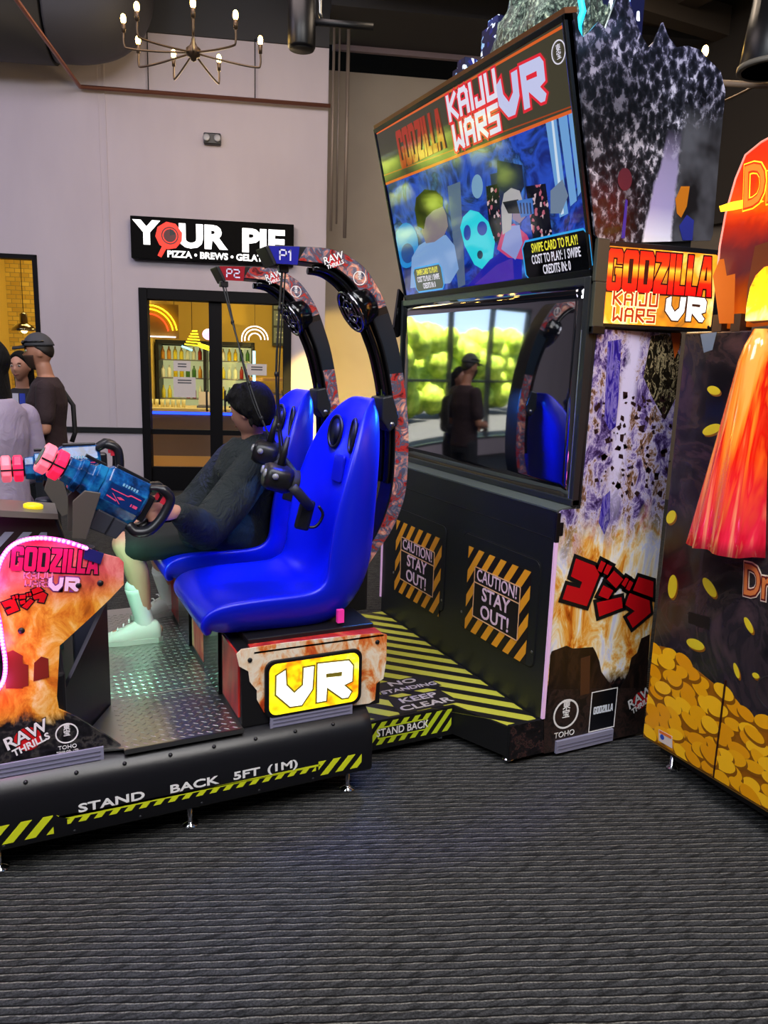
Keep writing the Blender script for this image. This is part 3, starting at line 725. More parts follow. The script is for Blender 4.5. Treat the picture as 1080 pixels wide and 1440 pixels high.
# base and padded bumper
b = B(); b.box(-.95, 1.15, 2.50, 3.9, .10, .34); mk('base', b, BLACKM, ride, bevel=.01)
b = B(); prof = [(2.47, .338), (2.43, .335), (2.395, .315), (2.372, .285), (2.362, .25), (2.36, .2), (2.36, .118), (2.366, .106), (2.46, .106)]
b.loft([[V(x, y, z) for y, z in prof] for x in (-.98, -.2, .36, .364, .368, 1.10, 1.135)], smooth=True)
RUB = mat('black_vinyl', '#101015', .34); t = NT(RUB); t.bump(t.noise(t.pos(), 60, 3), .08, .004)
mk('bumper', b, RUB, ride, bevel=.004)
b = B()
for k in range(14):
    x = -.9+k*.145; b.lathe([(.0005, .004), (.006, .003), (.007, 0)], frame((x, 2.385, .307), (1, 0, 0), (0, .55, .83)), 8)
for k in range(10):
    x = -.9+k*.2; b.lathe([(.0005, .003), (.005, .002), (.006, 0)], frame((x, 2.36, .122), (1, 0, 0), (0, 0, 1)), 8)
o = mk('screw_heads', b, mat('dark_screw', '#2a2a2e', .4, .6), ride); o['kind'] = 'stuff'
# hazard tape and lettering on the bumper
o = hazard('hazard_tape', (-.98, 2.3592, .13), (1, 0, 0), (0, 0, 1), 1.02, .062, .055, .062, YEL, ride)
b = B(); b.prism([(.05, .19), (.075, .175), (.925, .175), (.925, .168), (.09, .168), (.055, .185)], xzf(0, 2.3592, 0), 0, .0008); mk('hazard_line', b, YEL, ride)
hazard('hazard_tape', (.08, 2.3592, .152), (1, 0, 0), (0, 0, 1), .83, .016, .014, .046, YEL, ride)
hazard('hazard_tape', (.92, 2.3592, .13), (1, 0, 0), (0, 0, 1), .17, .055, .05, .058, YEL, ride)
for s_, x, w in (('STAND', .215, 1.25), ('BACK', .475, 1.25), ('5FT', .655, 1.2), ('(1M)', .785, 1.2)):
    text(s_, xzf(x, 2.3588, .196), .050, WHITE, ride, bold=.0012, sx=w, sy=.8, label='white warning lettering on the bumper')
# levelling feet
for x in (-.12, .475, 1.07):
    F = Matrix.Translation((x, 2.44, 0))
    b = B(); b.lathe([(.03, 0), (.03, .006), (.012, .012), (.009, .02), (.009, .1)], F, 16); mk('foot', b, CHROME, ride)
b = B(); b.lathe([(.02, .0), (.02, .008), (.008, .014), (.008, .1)], Matrix.Translation((.98, 2.56, 0)), 14); mk('foot', b, CHROME, ride)
# diamond-plate deck: real raised lozenges
DP = mat('diamond_plate', '#c6cac4', .33, 1.0); t = NT(DP); t.bump(t.noise(t.pos(), 3.5, 2), .25, .03)
b = B(); b.box(.262, .655, 2.395, 3.88, .335, .346)
px_ = .030; row = 0; y = 2.42
while y < 3.8:
    x = .272+(px_/2 if row % 2 else 0)
    while x < .645:
        a = R(38 if row % 2 else -38)
        ux, uy = math.cos(a), math.sin(a)
        pts = [(x-ux*.012, y-uy*.012, .346), (x-uy*.0024, y+ux*.0024, .346), (x+ux*.012, y+uy*.012, .346), (x+uy*.0024, y-ux*.0024, .346), (x-ux*.006, y-uy*.006, .3478), (x+ux*.006, y+uy*.006, .3478)]
        b.add(pts, [(0, 1, 5, 4), (1, 2, 5), (2, 3, 4, 5), (3, 0, 4)])
        x += px_
    y += .020; row += 1
mk('deck_plate', b, DP, ride)
b = B(); b.box(.262, .655, 2.392, 2.397, .333, .35); mk('deck_edge', b, STEEL, ride)
b = B(); b.box(.262, .655, 2.80, 2.802, .346, .349); mk('deck_joint', b, STEEL, ride)
# seat plinth with the lit VR box
b = B(); b.box(.655, 1.19, 2.425, 3.86, .335, .605); b.box(.70, 1.19, 2.5, 3.8, .6, .63); mk('plinth', b, mat('plinth_black', '#121113', .4), ride, bevel=.004)
RART = fire_mat('red_city_print', [(.3, '#4a0c10'), (.45, '#a02020'), (.55, '#c23028'), (.7, '#d8a070')], 5, .35, stretch=.3)
b = B()
for y0, y1 in ((2.44, 2.66), (2.98, 3.2), (3.5, 3.75)):
    b = B(); b.box(.648, .655, y0, y1, .37, .60); mk('side_print', b, RART, ride)
b = B(); b.box(.70, 1.195, 2.42, 2.5, .605, .612); mk('top_print', b, RART, ride)
for y0, y1 in ((2.70, 2.95), (3.24, 3.47)):
    b = B(); b.box(.642, .655, y0, y1, .346, .6); mk('side_recess', b, BLACKG, ride)
b = B(); b.prism([xz(a, c, 2.415) for a, c in ((333, 921), (340, 914), (400, 905), (470, 897), (535, 891), (545, 893), (544, 930), (540, 955), (530, 962), (528, 985), (520, 990), (400, 1005), (372, 1003), (362, 985), (362, 972), (352, 960), (350, 945), (337, 938))][::-1], xzf(0, 2.424, 0), 0, .004)
fp = mk('fire_panel', b, fire_mat('fire_panel_print', [(.2, '#6a1808'), (.36, '#d04820'), (.44, '#e8853c'), (.50, '#f0c090'), (.58, '#f6e8d4'), (.68, '#f0d0a8'), (.8, '#e02a18')], 16, .3, stretch=.6, dist=.6), ride)
for x, z in ((.685, .585), (1.17, .585)):
    b = B(); b.lathe([(.0005, .004), (.008, .003), (.009, 0)], frame((x, 2.42, z), (1, 0, 0), (0, 0, 1)), 10); mk('bolt', b, BLACKM, fp)
F = xzf(.92, 2.419, .467)
b = B(); b.prism(rrect(-.185, .185, -.108, .108, .035), F, 0, .012); mk('light_box_frame', b, BLACK, ride, bevel=.004)
m = mat('light_box_yellow', '#ffe040', .4); t = NT(m)
cc = t.ramp(t.noise(t.pos(), 9, 3), [(.36, '#ff7a08'), (.47, '#ffd010'), (.58, '#f4f020'), (.75, '#fffbb0')]); t.base(cc); t.emis(cc, 1.05)
b = B(); b.prism(rrect(-.17, .17, -.095, .095, .028), F, .012, .014); lb = mk('light_box', b, m, ride)
vr_letters(F, .29, mat('vr_lit_white', '#ffffff', .4, emit='#fffdf0', power=1.5), mat('olive_ink', '#8a7c20', .5), lb, off=.022, z=.0148)
for x0, x1 in ((.755, 1.07), (-.5, .2)):
    b = B(); b.box(x0, x1, 2.408, 2.416, .312, .366); s_ = mk('clear_strip', b, CLEARP, ride)
    b = B()
    for z in (.324, .338, .352): b.box(x0+.01, x1-.01, 2.406, 2.408, z, z+.003)
    mk('strip_groove', b, mat('strip_groove', '#6a6880', .4), s_)

# ---- bucket seats
m = mat('blue_seat_vinyl', '#0416c8', .33, spec=.4); SEATM = m
t = NT(m); t.bump(t.noise(t.pos(), 7, 2), .05, .02)
ST = [(.575, .632, -.95, -.2, .235, 0, .02), (.548, .655, -.98, .2, .255, 0, .05), (.536, .70, -.75, .65, .266, .0, .08), (.575, .742, -.25, 1, .27, .010, .115), (.70, .745, 0, 1, .272, .022, .125), (.84, .735, 0, 1, .272, .032, .12),
      (.96, .725, -.12, 1, .27, .045, .12), (1.035, .745, -.5, .85, .268, .062, .13), (1.085, .82, -.9, .4, .266, .082, .13), (1.108, .92, -.98, .15, .266, .095, .12), (1.13, 1.05, -.99, .12, .262, .092, .105),
      (1.15, 1.17, -1, .14, .252, .075, .095), (1.172, 1.28, -1, .16, .228, .055, .085), (1.195, 1.375, -1, .22, .185, .032, .072), (1.222, 1.44, -.9, .4, .13, .012, .06), (1.248, 1.468, -.5, .9, .105, 0, .035), (1.262, 1.468, .2, 1, .09, 0, .012)]
def seat_front(i):
    """point and normal on the seat back's middle line at station i (float)"""
    k = int(i); f = i-k; a, c = ST[k], ST[min(k+1, len(ST)-1)]
    return [a[j]+(c[j]-a[j])*f for j in range(7)]
def build_seat(cy, tone, other):
    b = B(); rings = []
    for (x, z, nx, nz, w, bo, th) in ST:
        n = Vector((nx, 0, nz)).normalized(); ring = []
        for t_ in (-1, -.93, -.78, -.55, -.28, 0, .28, .55, .78, .93, 1):
            bump = bo*1.22*(max(0, abs(t_)-.36)/.64)**1.35 if abs(t_) < .95 else bo*.72
            ring.append(V(x, cy+t_*w, z)+n*bump)
        for t_ in (.9, .45, 0, -.45, -.9):
            ring.append(V(x, cy+t_*w*.97, z)-n*th)
        rings.append(ring)
    b.loft(rings); s = mk('seat', b, SEATM, ride, sub=2, label=tone)
    st = seat_front(12.45); n = V(st[2], 0, st[3]).normalized(); upv = V(n.z, 0, -n.x); upv = upv if upv.z > 0 else -upv
    for sgn in (-1, 1):                                        # two oval harness openings
        c = V(st[0], cy+sgn*.088, st[1])+n*(.014); ny = (n+V(0, -sgn*.22, 0)).normalized()
        u = V(0, 1, 0)-ny*ny.y; F = frame(c, u, upv*1.0+V(0, sgn*-.12, 0))
        if F.col[2].xyz.dot(n) < 0: F = F @ Matrix.Rotation(math.pi, 4, 'Y')
        b = B(); b.tube([F @ V(.044*math.cos(a*math.pi/12), .064*math.sin(a*math.pi/12), 0) for a in range(24)], .007, 8, closed=True); mk('opening_ring', b, BLACK, s)
        b = B(); b.lathe([(.0005, .004), (1, .0)], F @ Matrix.Diagonal((.043, .063, 1, 1)), 24); mk('opening', b, mat('opening_dark', '#070a1c', .5), s)
    st = seat_front(11.15); n = V(st[2], 0, st[3]).normalized(); upv = V(n.z, 0, -n.x); upv = upv if upv.z > 0 else -upv
    F = frame(V(st[0], cy, st[1])+n*.002, V(0, 1, 0), upv)
    if F.col[2].xyz.dot(n) < 0: F = F @ Matrix.Rotation(math.pi, 4, 'Y')
    b = B(); b.prism(rrect(-.05, .05, -.055, .055, .014), F, -.004, .008); mk('back_patch', b, mat('blue_patch', '#0310a0', .4), s, bevel=.004)
    return s
seat1 = build_seat(2.78, 'empty blue bucket seat beside the lit VR box', 0)
seat2 = build_seat(3.50, 'blue bucket seat with the hooded person in it', 1)
b = B(); b.box(1.045, 1.07, 2.505, 2.522, .645, .695); mk('seat_reflector', b, mat('pink_reflector', '#e03aa0', .3, emit='#d02080', power=.3), seat1)

# ---- curved overhead arms
OUT = [(.838, 1.998), (1.03, 2.008), (1.11, 2.002), (1.18, 1.975), (1.235, 1.935), (1.30, 1.845), (1.345, 1.74), (1.378, 1.64), (1.41, 1.49), (1.428, 1.35), (1.432, 1.2), (1.425, 1.085), (1.40, 1.0), (1.36, .92), (1.30, .84), (1.24, .76)]
INN = [(.862, 1.935), (.965, 1.928), (1.05, 1.925), (1.10, 1.905), (1.15, 1.865), (1.20, 1.80), (1.245, 1.715), (1.285, 1.62), (1.318, 1.49), (1.335, 1.36), (1.338, 1.22), (1.33, 1.1), (1.305, 1.0), (1.27, .92), (1.235, .86), (1.20, .76)]
OUTs = [tuple(p) for p in spline([(a, c, 0) for a, c in OUT], 4)]; INNs = [tuple(p) for p in spline([(a, c, 0) for a, c in INN], 4)]
def strip(b, A, Cc, y0, y1, i0=0, i1=None):
    """curved plate between two outlines, from y0 to y1"""
    i1 = i1 or len(A)
    rings = [[V(A[i][0], y0, A[i][1]), V(A[i][0], y1, A[i][1]), V(Cc[i][0], y1, Cc[i][1]), V(Cc[i][0], y0, Cc[i][1])] for i in range(i0, i1)]
    return b.loft(rings, smooth=False)
def lerp2(A, Cc, k): return [(a[0]+(c[0]-a[0])*k, a[1]+(c[1]-a[1])*k) for a, c in zip(A, Cc)]
def build_arm(cy, badge, bcol, tone):
    y0, y1 = cy-.055, cy+.055
    b = B(); strip(b, OUTs, lerp2(OUTs, INNs, .72), y0, y1); arm = mk('overhead_arm', b, BLACK, ride, bevel=.004, label=tone)
    b = B(); q = lerp2(OUTs, INNs, .03); q2 = lerp2(OUTs, INNs, .66)
    strip(b, q, q2, y0-.0015, y0-.0002, 3, 22); strip(b, q, q2, y0-.0015, y0-.0002, 30); mk('arm_print', b, REDART, arm)
    b = B(); q3 = lerp2(OUTs, INNs, .03); strip(b, q3, q2, y0-.0015, y0-.0002, 22, 31); mk('arm_print_dark', b, mat('dark_blue_print', '#14202c', .3), arm)
    # ribbed inner hose
    b = B()
    for k, rr in ((.80, .015), (.97, .013)):
        L = lerp2(OUTs, INNs, k); b.tube([V(p[0], cy+(-.02 if k < .9 else .01), p[1]) for p in L[6:44]], rr, 8)
    L = lerp2(OUTs, INNs, .9); b.tube([V(p[0], cy-.042, p[1]) for p in L[6:44]], .010, 8)
    mk('cable_hose', b, BLACKG, arm)
    # coloured badge at the tip
    F = xzf(0, y0-.0022, 0)
    b = B(); b.prism([(.842, 1.995), (.957, 2.003), (.950, 1.940), (.872, 1.938)], F, 0, .002); bd = mk('player_badge', b, mat('badge_'+badge, bcol, .3, emit=bcol, power=.12), arm)
    thin_word(badge, xzf(.903, y0-.0046, 1.970), .032, mat('badge_white', '#d8d8f0', .4), bd, stroke=.17, sx=.95)
    b = B(); b.prism([(.826, 1.992), (.842, 1.997), (.872, 1.938), (.862, 1.928)], F, -.112, .004); mk('tip_cap', b, mat('matte_black_cap', '#0c0c0e', .6), arm, bevel=.004)
    raw_logo(xzf(1.09, y0-.003, 1.965, 8), .058, arm)
    toho_logo(xzf(1.195, y0-.003, 1.912), .026, arm, full=False)
    # round vented speaker on the inner side
    c = V(1.20, cy, 1.80); ax = V(-.80, -.16, -.46).normalized(); F = frame(c, V(0, 1, 0), ax.cross(V(0, 1, 0)))
    if F.col[2].xyz.dot(ax) < 0: F = F @ Matrix.Rotation(math.pi, 4, 'X')
    b = B(); b.lathe([(.0005, -.09), (.05, -.085), (.078, -.06), (.088, -.01), (.086, .01), (.0005, .012)], F, 28); sp = mk('speaker_housing', b, BLACKG, arm)
    b = B(); b.tube([F @ V(.08*math.cos(a*math.pi/14), .08*math.sin(a*math.pi/14), .013) for a in range(28)], .009, 8, closed=True)
    b.tube([F @ V(.045*math.cos(a*math.pi/14), .045*math.sin(a*math.pi/14), .015) for a in range(28)], .005, 8, closed=True)
    for k in range(6):
        a = k*math.pi/3+.3; b.tube([F @ V(.02*math.cos(a), .02*math.sin(a), .016), F @ V(.078*math.cos(a+.35), .078*math.sin(a+.35), .014)], .005, 6)
    b.lathe([(.022, .008), (.02, .02), (.0005, .024)], F, 14); mk('speaker_grille', b, mat('dark_chrome', '#8a8890', .12, 1.0), sp)
    # bracket to the seat
    b = B(); b.prism([(1.30, 1.47), (1.345, 1.48), (1.375, 1.40), (1.37, 1.36), (1.335, 1.335), (1.30, 1.38)], xzf(0, y0-.004, 0), -.1, .012); br = mk('bracket', b, mat('bracket_grey', '#23262c', .4, .3), arm, bevel=.006)
    b = B(); b.lathe([(.0005, .004), (.010, .003), (.011, 0)], xzf(1.345, y0-.016, 1.365), 12); mk('bolt', b, STEEL, br)
    b = B(); b.box(1.325, 1.345, cy-.03, cy+.03, 1.44, 1.5); mk('clip', b, mat('clip_green', '#5a6a30', .5), arm)
    return arm
arm1 = build_arm(2.78, 'P1', '#1c1e8c', 'curved arm with the blue P1 badge')
arm2 = build_arm(3.50, 'P2', '#8a1020', 'curved arm with the red P2 badge')
# tail fins behind the seats
for cy in (2.78, 3.50):
    b = B(); b.box(1.16, 1.27, cy-.05, cy+.05, .60, .82); mk('arm_mount', b, BLACKM, ride, bevel=.01)
# blue seat lights: strips under the arms, shining on the seats
for cy in (2.78, 3.50):
    lamp('seat_blue_spot', 'SPOT', (1.04, cy-.02, 1.80), 48*LK, (.012, .03, 1.0), .04, (1.15, cy, .95), spot=R(58))

for cy in (2.78, 3.50):
    lamp('seat_blue_spot', 'SPOT', (1.62, cy, 1.50), 50*LK, (.02, .22, 1.0), .05, (1.25, cy, 1.12), spot=R(70))  # added without a fixture, brightens the seats' rear in the screen reflection
# ---- console with the printed side panel
FPNL = mat('console_print', '#808080', .3); t = NT(FPNL)
x_, y_, z_ = t.sep(t.pos())
f = t.noise(t.pos(scale=(1, 1, .7)), 13, 7, .66, .6)
fire = t.ramp(f, [(.28, '#8a3a10'), (.42, '#d87a20'), (.52, '#f0a838'), (.6, '#f8cc78'), (.72, '#fbe6b8')])
pink = t.ramp(f, [(.3, '#b83048'), (.5, '#e06060'), (.65, '#f09088')])
k1 = t.ramp(t.math('ADD', z_, t.math('MULTIPLY', f, .12)), [(.90, '#000000'), (1.0, '#ffffff')])
c1 = t.mix(k1, fire, pink)
rub = t.ramp(t.noise(t.pos(), 34, 5), [(.36, '#08080a'), (.5, '#1c1b20'), (.58, '#44403e'), (.66, '#121114')])
k2 = t.ramp(t.math('ADD', z_, t.math('MULTIPLY', f, .16)), [(.555, '#ffffff'), (.585, '#000000')])
t.base(t.mix(k2, c1, rub))
PY = 2.43
pan = [(-48, 1084), (-48, 1002), (-20, 985), (0, 964), (7, 948), (7, 925), (3, 900), (0, 878), (-6, 845), (-5, 812), (1, 788), (14, 769), (33, 759), (58, 756), (89, 760), (121, 770), (144, 779), (168, 785), (174, 791), (174, 822), (155, 842), (130, 866), (84, 908), (80, 980), (83, 998), (108, 1009), (155, 1038), (172, 1050), (176, 1058)]
pan2 = [xz(a, c, PY) for a, c in pan]
b = B(); b.prism(pan2[::-1], xzf(0, PY, 0), -.012, 0); panel = mk('console_panel', b, FPNL, ride)
rope = spline([V(*[(q := xz(a, c, PY))[0], PY-.006, q[1]]) for a, c in [(-18, 985), (1, 963), (7, 946), (7, 925), (3, 900), (0, 878), (-6, 845), (-5, 812), (1, 788), (14, 769), (33, 759), (58, 756), (89, 760), (121, 770)]], 5)
b = B(); b.tube(rope, .0065, 8); lr = mk('light_rope', b, mat('magenta_led', '#ff60e0', .4, emit='#f828c8', power=2.2), panel)
b = B()
for q in rope[::1]: b.ball(q+V(0, -.004, 0), .0062, None, None, None, 8, 6)
o = mk('led_beads', b, mat('led_bead', '#ffa0f0', .4, emit='#ff8cec', power=2.2), lr); o['kind'] = 'stuff'
for i in range(4, len(rope)-3, 14):
    lamp('rope_light', 'POINT', rope[i]+V(0, -.05, 0), .35*LK, (1, .15, .75), .03)
b = B(); b.prism([xz(a, c, PY) for a, c in ((120, 769), (146, 778), (141, 793), (117, 785))][::-1], xzf(0, PY-.001, 0), 0, .005); mk('rope_clip', b, mat('clip_blue', '#1c2060', .4), panel)
BRICKC = mat('burnt_red_city', '#7a2418', .4)
b = B()
for q in ([(8, 968), (8, 918), (18, 914), (32, 922), (32, 968)], [(32, 966), (32, 933), (40, 935), (40, 964)], [(47, 958), (48, 932), (58, 923), (68, 926), (69, 952)]):
    b.prism([xz(a, c, PY) for a, c in q][::-1], xzf(0, PY-.0005, 0), 0, .001)
mk('city_print', b, BRICKC, panel)
sl = -7.0
block_word('GODZILLA', xzf(*(lambda p: (p.x, PY-.0010, p.z))(AY(79, 788, PY)), sl-1), .245, .074, mat('magenta_red_print', '#d01858', .35), panel, DARKP, .0035)
for s_, dz_ in (('KAIJU', .0125), ('WARS', -.0125)): thin_word(s_, xzf(*(lambda p: (p.x, PY-.0016, p.z+dz_))(AY(54, 815, PY)), sl), .017, mat('pink_print', '#e880b0', .4), panel, stroke=.22, sx=1.05)
vr_letters(xzf(*(lambda p: (p.x, PY-.0016, p.z))(AY(90, 821, PY)), sl), .088, mat('pale_pink_print', '#f4d0ec', .4), mat('purple_outline', '#7a3080', .4), panel, off=.04)
katakana(xzf(*(lambda p: (p.x, PY-.0012, p.z))(AY(34, 842, PY)), 38), .24, panel)
raw_logo(xzf(*(lambda p: (p.x, PY-.0012, p.z))(AY(39, 1039, PY)), 8), .092, panel)
toho_logo(xzf(*(lambda p: (p.x, PY-.0012, p.z))(AY(94, 1031, PY))), .034, panel, sub=True)
for a, c in ((110, 823), (141, 820), (30, 887)):
    b = B(); p = AY(a, c, PY); b.lathe([(.0005, .005), (.008, .004), (.010, 0)], xzf(p.x, PY, p.z), 12); mk('bolt', b, BLACKM, panel)
# console body behind the panel
b = B(); b.box(-.62, .10, 2.445, 3.85, .335, .62); b.box(-.5, .0, 2.6, 3.7, .62, .80); mk('console_body', b, mat('console_black', '#141318', .35), ride, bevel=.01)
b = B(); b.add([V(.10, 2.46, .34), V(.262, 2.77, .34), V(.262, 2.77, .735), V(.10, 2.46, .56), V(.09, 2.47, .34), V(.25, 2.78, .34), V(.25, 2.78, .735), V(.09, 2.47, .56)], [(0, 1, 2, 3), (7, 6, 5, 4), (0, 4, 5, 1), (1, 5, 6, 2), (2, 6, 7, 3), (3, 7, 4, 0)])
mk('gusset', b, mat('gusset_gloss', '#0c0b12', .35), ride)
b = B(); b.prism([(.10, 2.445), (.262, 2.41), (.262, 2.76)], Matrix.Translation((0, 0, .342)), 0, .006); mk('corner_plate', b, DP, ride)
# gun pedestals
for (cx, cy, zt) in ((.2, 2.87, .90), (.10, 3.47, .98)):
    b = B(); b.box(cx-.05, cx+.04, cy-.05, cy+.05, .335, zt-.02); b.cyl((cx, cy, zt-.03), (cx, cy, zt+.02), .04, None, 16); mk('gun_post', b, mat('post_blue_grey', '#2a2c3a', .4), ride, bevel=.006)
# console hood with a yellow start button
b = B(); b.prism([(-.24, .60), (.14, .60), (.19, .76), (.12, 1.02), (-.24, 1.06)], xzf(0, 3.02, 0), -.22, 0); hood = mk('console_hood', b, mat('hood_dark', '#26211f', .3), ride, bevel=.012)
b = B(); b.prism([(-.24, 1.045), (.125, 1.005), (.125, 1.025), (-.24, 1.072)], xzf(0, 3.0, 0), -.2, .03); mk('hood_top', b, mat('hood_tan', '#6a625c', .4), hood)
F = frame((.045, 3.06, 1.036), (1, 0, -.11), (0, 1, 0))
b = B(); b.lathe([(.034, 0), (.034, .012), (.026, .016), (.0005, .017)], F, 20); mk('start_button', b, mat('button_yellow', '#e0c818', .3, emit='#f0d820', power=.8), hood)
hazard('hazard_tape', (-.18, 3.018, .88), (1, 0, -.08), (0, 0, 1), .26, .09, .07, .06, mat('hazard_dim', '#8a8aa0', .4), hood)
# coloured deck lights of the console (green foot-well light, red on the left)
lamp('footwell_light', 'SPOT', (.25, 3.05, .86), 9*LK, (.25, 1.0, .62), .05, (.46, 3.3, .35), spot=R(110))
lamp('rope_light', 'POINT', (.24, 2.85, .62), .25*LK, (1, .2, .3), .04)
# ================================================================== STRIPED FLOOR DECK between ride and cabinet
deck = thing('striped_floor_deck', 'low black deck with yellow hazard stripes between the ride and the screen cabinet', 'floor deck', (1.5, 3.1, 0))
ZD = .17
poly = [(1.165, 2.60), (1.63, 2.60), (1.735, 2.345), (1.895, 2.345), (1.895, 3.86), (1.20, 3.86)]
b = B(); b.prism(poly, Matrix.Identity(4), .04, ZD); mk('deck_body', b, mat('deck_black', '#0e0e10', .45), deck)
def clip_poly(pts, A, Bn):                                  # keep the side where dot(p-A, Bn) >= 0
    res = []
    for i in range(len(pts)):
        p, q = pts[i], pts[(i+1) % len(pts)]
        dp = (p[0]-A[0])*Bn[0]+(p[1]-A[1])*Bn[1]; dq = (q[0]-A[0])*Bn[0]+(q[1]-A[1])*Bn[1]
        if dp >= 0: res.append(p)
        if (dp >= 0) != (dq >= 0):
            t_ = dp/(dp-dq); res.append((p[0]+(q[0]-p[0])*t_, p[1]+(q[1]-p[1])*t_))
    return res
b = B(); nx, ny = math.sin(R(45)), math.cos(R(45))           # stripes run 45 degrees across the deck
k = 2.60
area = [(1.20, 2.615), (1.635, 2.615), (1.74, 2.36), (1.885, 2.36), (1.885, 3.85), (1.205, 3.85)]
YD = mat('deck_stripe_yellow', '#b4b43c', .55)
while k < 4.2:
    q = clip_poly(area, (k*nx, k*ny), (nx, ny)); q = clip_poly(q, ((k+.048)*nx, (k+.048)*ny), (-nx, -ny))
    if len(q) >= 3: b.prism(q, Matrix.Identity(4), ZD, ZD+.001)
    k += .094
o = mk('hazard_stripes', b, YD, deck)
PINKW = mat('pale_pink_print2', '#e8d4e4', .45)
for s_, x, y, w, h, sz, sxx in (('NO\nSTANDING', 1.535, 2.865, .30, .135, .064, 1.05), ('KEEP\nCLEAR', 1.525, 2.69, .30, .145, .078, 1.15)):
    F = frame((x, y, ZD+.0012), (1, .03, 0), (0, 1, 0))
    b = B(); b.prism([(-w/2+.02, h/2), (-w/2-.0, -h/2), (w/2, -h/2), (w/2-.02, h/2)][::-1], F, 0, .0006); pl = mk('sign_plate', b, mat('deck_sign_black', '#151416', .5), deck)
    if s_[0] == 'N':
        text('NO', F @ Matrix.Translation((0, .032, 0)), .075, mat('deck_sign_grey', '#b8b0b4', .5), pl, bold=.0015, sx=1.2, sy=.8, z=.001)
        text('STANDING', F @ Matrix.Translation((0, -.034, 0)), .056, mat('deck_sign_grey', '#b8b0b4', .5), pl, bold=.001, sx=1.0, sy=.8, z=.001)
    else:
        text('KEEP', F @ Matrix.Translation((0, .034, 0)), .078, mat('deck_sign_grey', '#b8b0b4', .5), pl, bold=.0015, sx=1.1, sy=.8, z=.001)
        text('CLEAR', F @ Matrix.Translation((0, -.034, 0)), .078, mat('deck_sign_grey', '#b8b0b4', .5), pl, bold=.0015, sx=1.1, sy=.8, z=.001)
hazard('riser_tape', (1.235, 2.5985, .062), (1, 0, 0), (0, 0, 1), .385, .098, .075, .052, mat('bright_hazard', '#c8dc28', .45), deck)
b = B(); b.prism(rrect(-.115, .115, -.026, .026, .006), xzf(1.385, 2.5975, .113), 0, .0008); pl = mk('riser_plate', b, DARKP, deck)
shape('plate_border', [rrect(-.115, .115, -.026, .026, .006), rrect(-.110, .110, -.021, .021, .005)], xzf(1.385, 2.5965, .113), mat('bright_hazard', '#c8dc28', .45), pl)
text('STAND BACK', xzf(1.385, 2.596, .113), .046, WHITE, pl, bold=.0006, sx=.86)
for x in (1.25, 1.6):
    b = B(); b.lathe([(.02, 0), (.02, .01), (.01, .015), (.01, .05)], Matrix.Translation((x, 2.66, 0)), 12); mk('foot', b, CHROME, deck)

# ================================================================== SCREEN CABINET
cab = thing('screen_cabinet', 'tall black arcade cabinet with two stacked screens, caution signs and a fire-printed side', 'arcade cabinet', (2.2, 3.1, 0))
Y0, Y1 = 2.335, 3.89
SIDE = [(1.895, .035), (1.895, 1.055), (1.985, 1.065), (1.995, 1.77), (2.45, 1.77), (2.45, .035)]
b = B(); b.prism(SIDE, xzf(0, Y1, 0), 0, Y1-Y0); mk('cabinet_body', b, mat('cabinet_charcoal', '#15181c', .42), cab, bevel=.006)
b = B(); b.box(1.736, 1.90, 2.335, 2.352, .03, .178); mk('base_toe', b, BLACKM, cab)
b = B(); b.box(2.06, 2.45, 2.40, 3.85, 1.765, 2.72); mk('upper_housing', b, BLACKM, cab, bevel=.01)
for x, y in ((1.775, 2.39), (2.42, 2.38), (1.8, 3.8), (2.40, 3.8)):
    b = B(); b.lathe([(.028, 0), (.028, .008), (.012, .014), (.010, .05)], Matrix.Translation((x, y, 0)), 16); mk('foot', b, CHROME, cab)
# ledge under the lower screen
b = B(); b.add([V(1.893, 2.34, 1.052), V(1.893, 3.885, 1.052), V(1.985, 3.885, 1.066), V(1.985, 2.34, 1.066), V(1.893, 2.34, 1.058), V(1.893, 3.885, 1.058), V(1.985, 3.885, 1.074), V(1.985, 2.34, 1.074)],
     [(3, 2, 1, 0), (4, 5, 6, 7), (0, 1, 5, 4), (1, 2, 6, 5), (2, 3, 7, 6), (3, 0, 4, 7)])
mk('ledge', b, mat('ledge_grey', '#4c5452', .35), cab)
# printed side
SART = mat('side_print', '#808080', .22, coat=.3); t = NT(SART)
x_, y_, z_ = t.sep(t.pos())           # object space = machine metres from the cabinet's base
f1 = t.noise(t.pos(scale=(1, 1, .42)), 12, 7, .66, .7)
fire = t.ramp(f1, [(.26, '#6a2008'), (.37, '#d0661a'), (.44, '#f4a83c'), (.51, '#fbdc98'), (.57, '#fff8ec'), (.64, '#dce0ff'), (.72, '#fff0d0'), (.82, '#f8b860')])
f2 = t.noise(t.pos(scale=(1, 1, .6), rot=(0, .6, 0)), 15, 8, .74, .4)
deb = t.ramp(f2, [(.30, '#160e26'), (.40, '#3c2a5e'), (.46, '#7a68a8'), (.52, '#cfc6e6'), (.57, '#8a6648'), (.62, '#4a2c1c'), (.70, '#e4def4')])
hl = t.noise(t.pos(scale=(1, 1, .4)), 5, 3)
kz = t.ramp(t.math('ADD', z_, t.math('MULTIPLY', t.math('SUBTRACT', hl, .5), .55)), [(.86, '#000000'), (1.02, '#ffffff')])
c1 = t.mix(kz, fire, deb)
rub = t.ramp(t.noise(t.pos(), 24, 5, .6), [(.35, '#0a0809'), (.5, '#161214'), (.57, '#3e2826'), (.63, '#120e10'), (.75, '#5a463e')])
k2 = t.ramp(t.math('ADD', z_, t.math('MULTIPLY', t.math('SUBTRACT', f1, .5), .2)), [(.30, '#ffffff'), (.36, '#000000')])
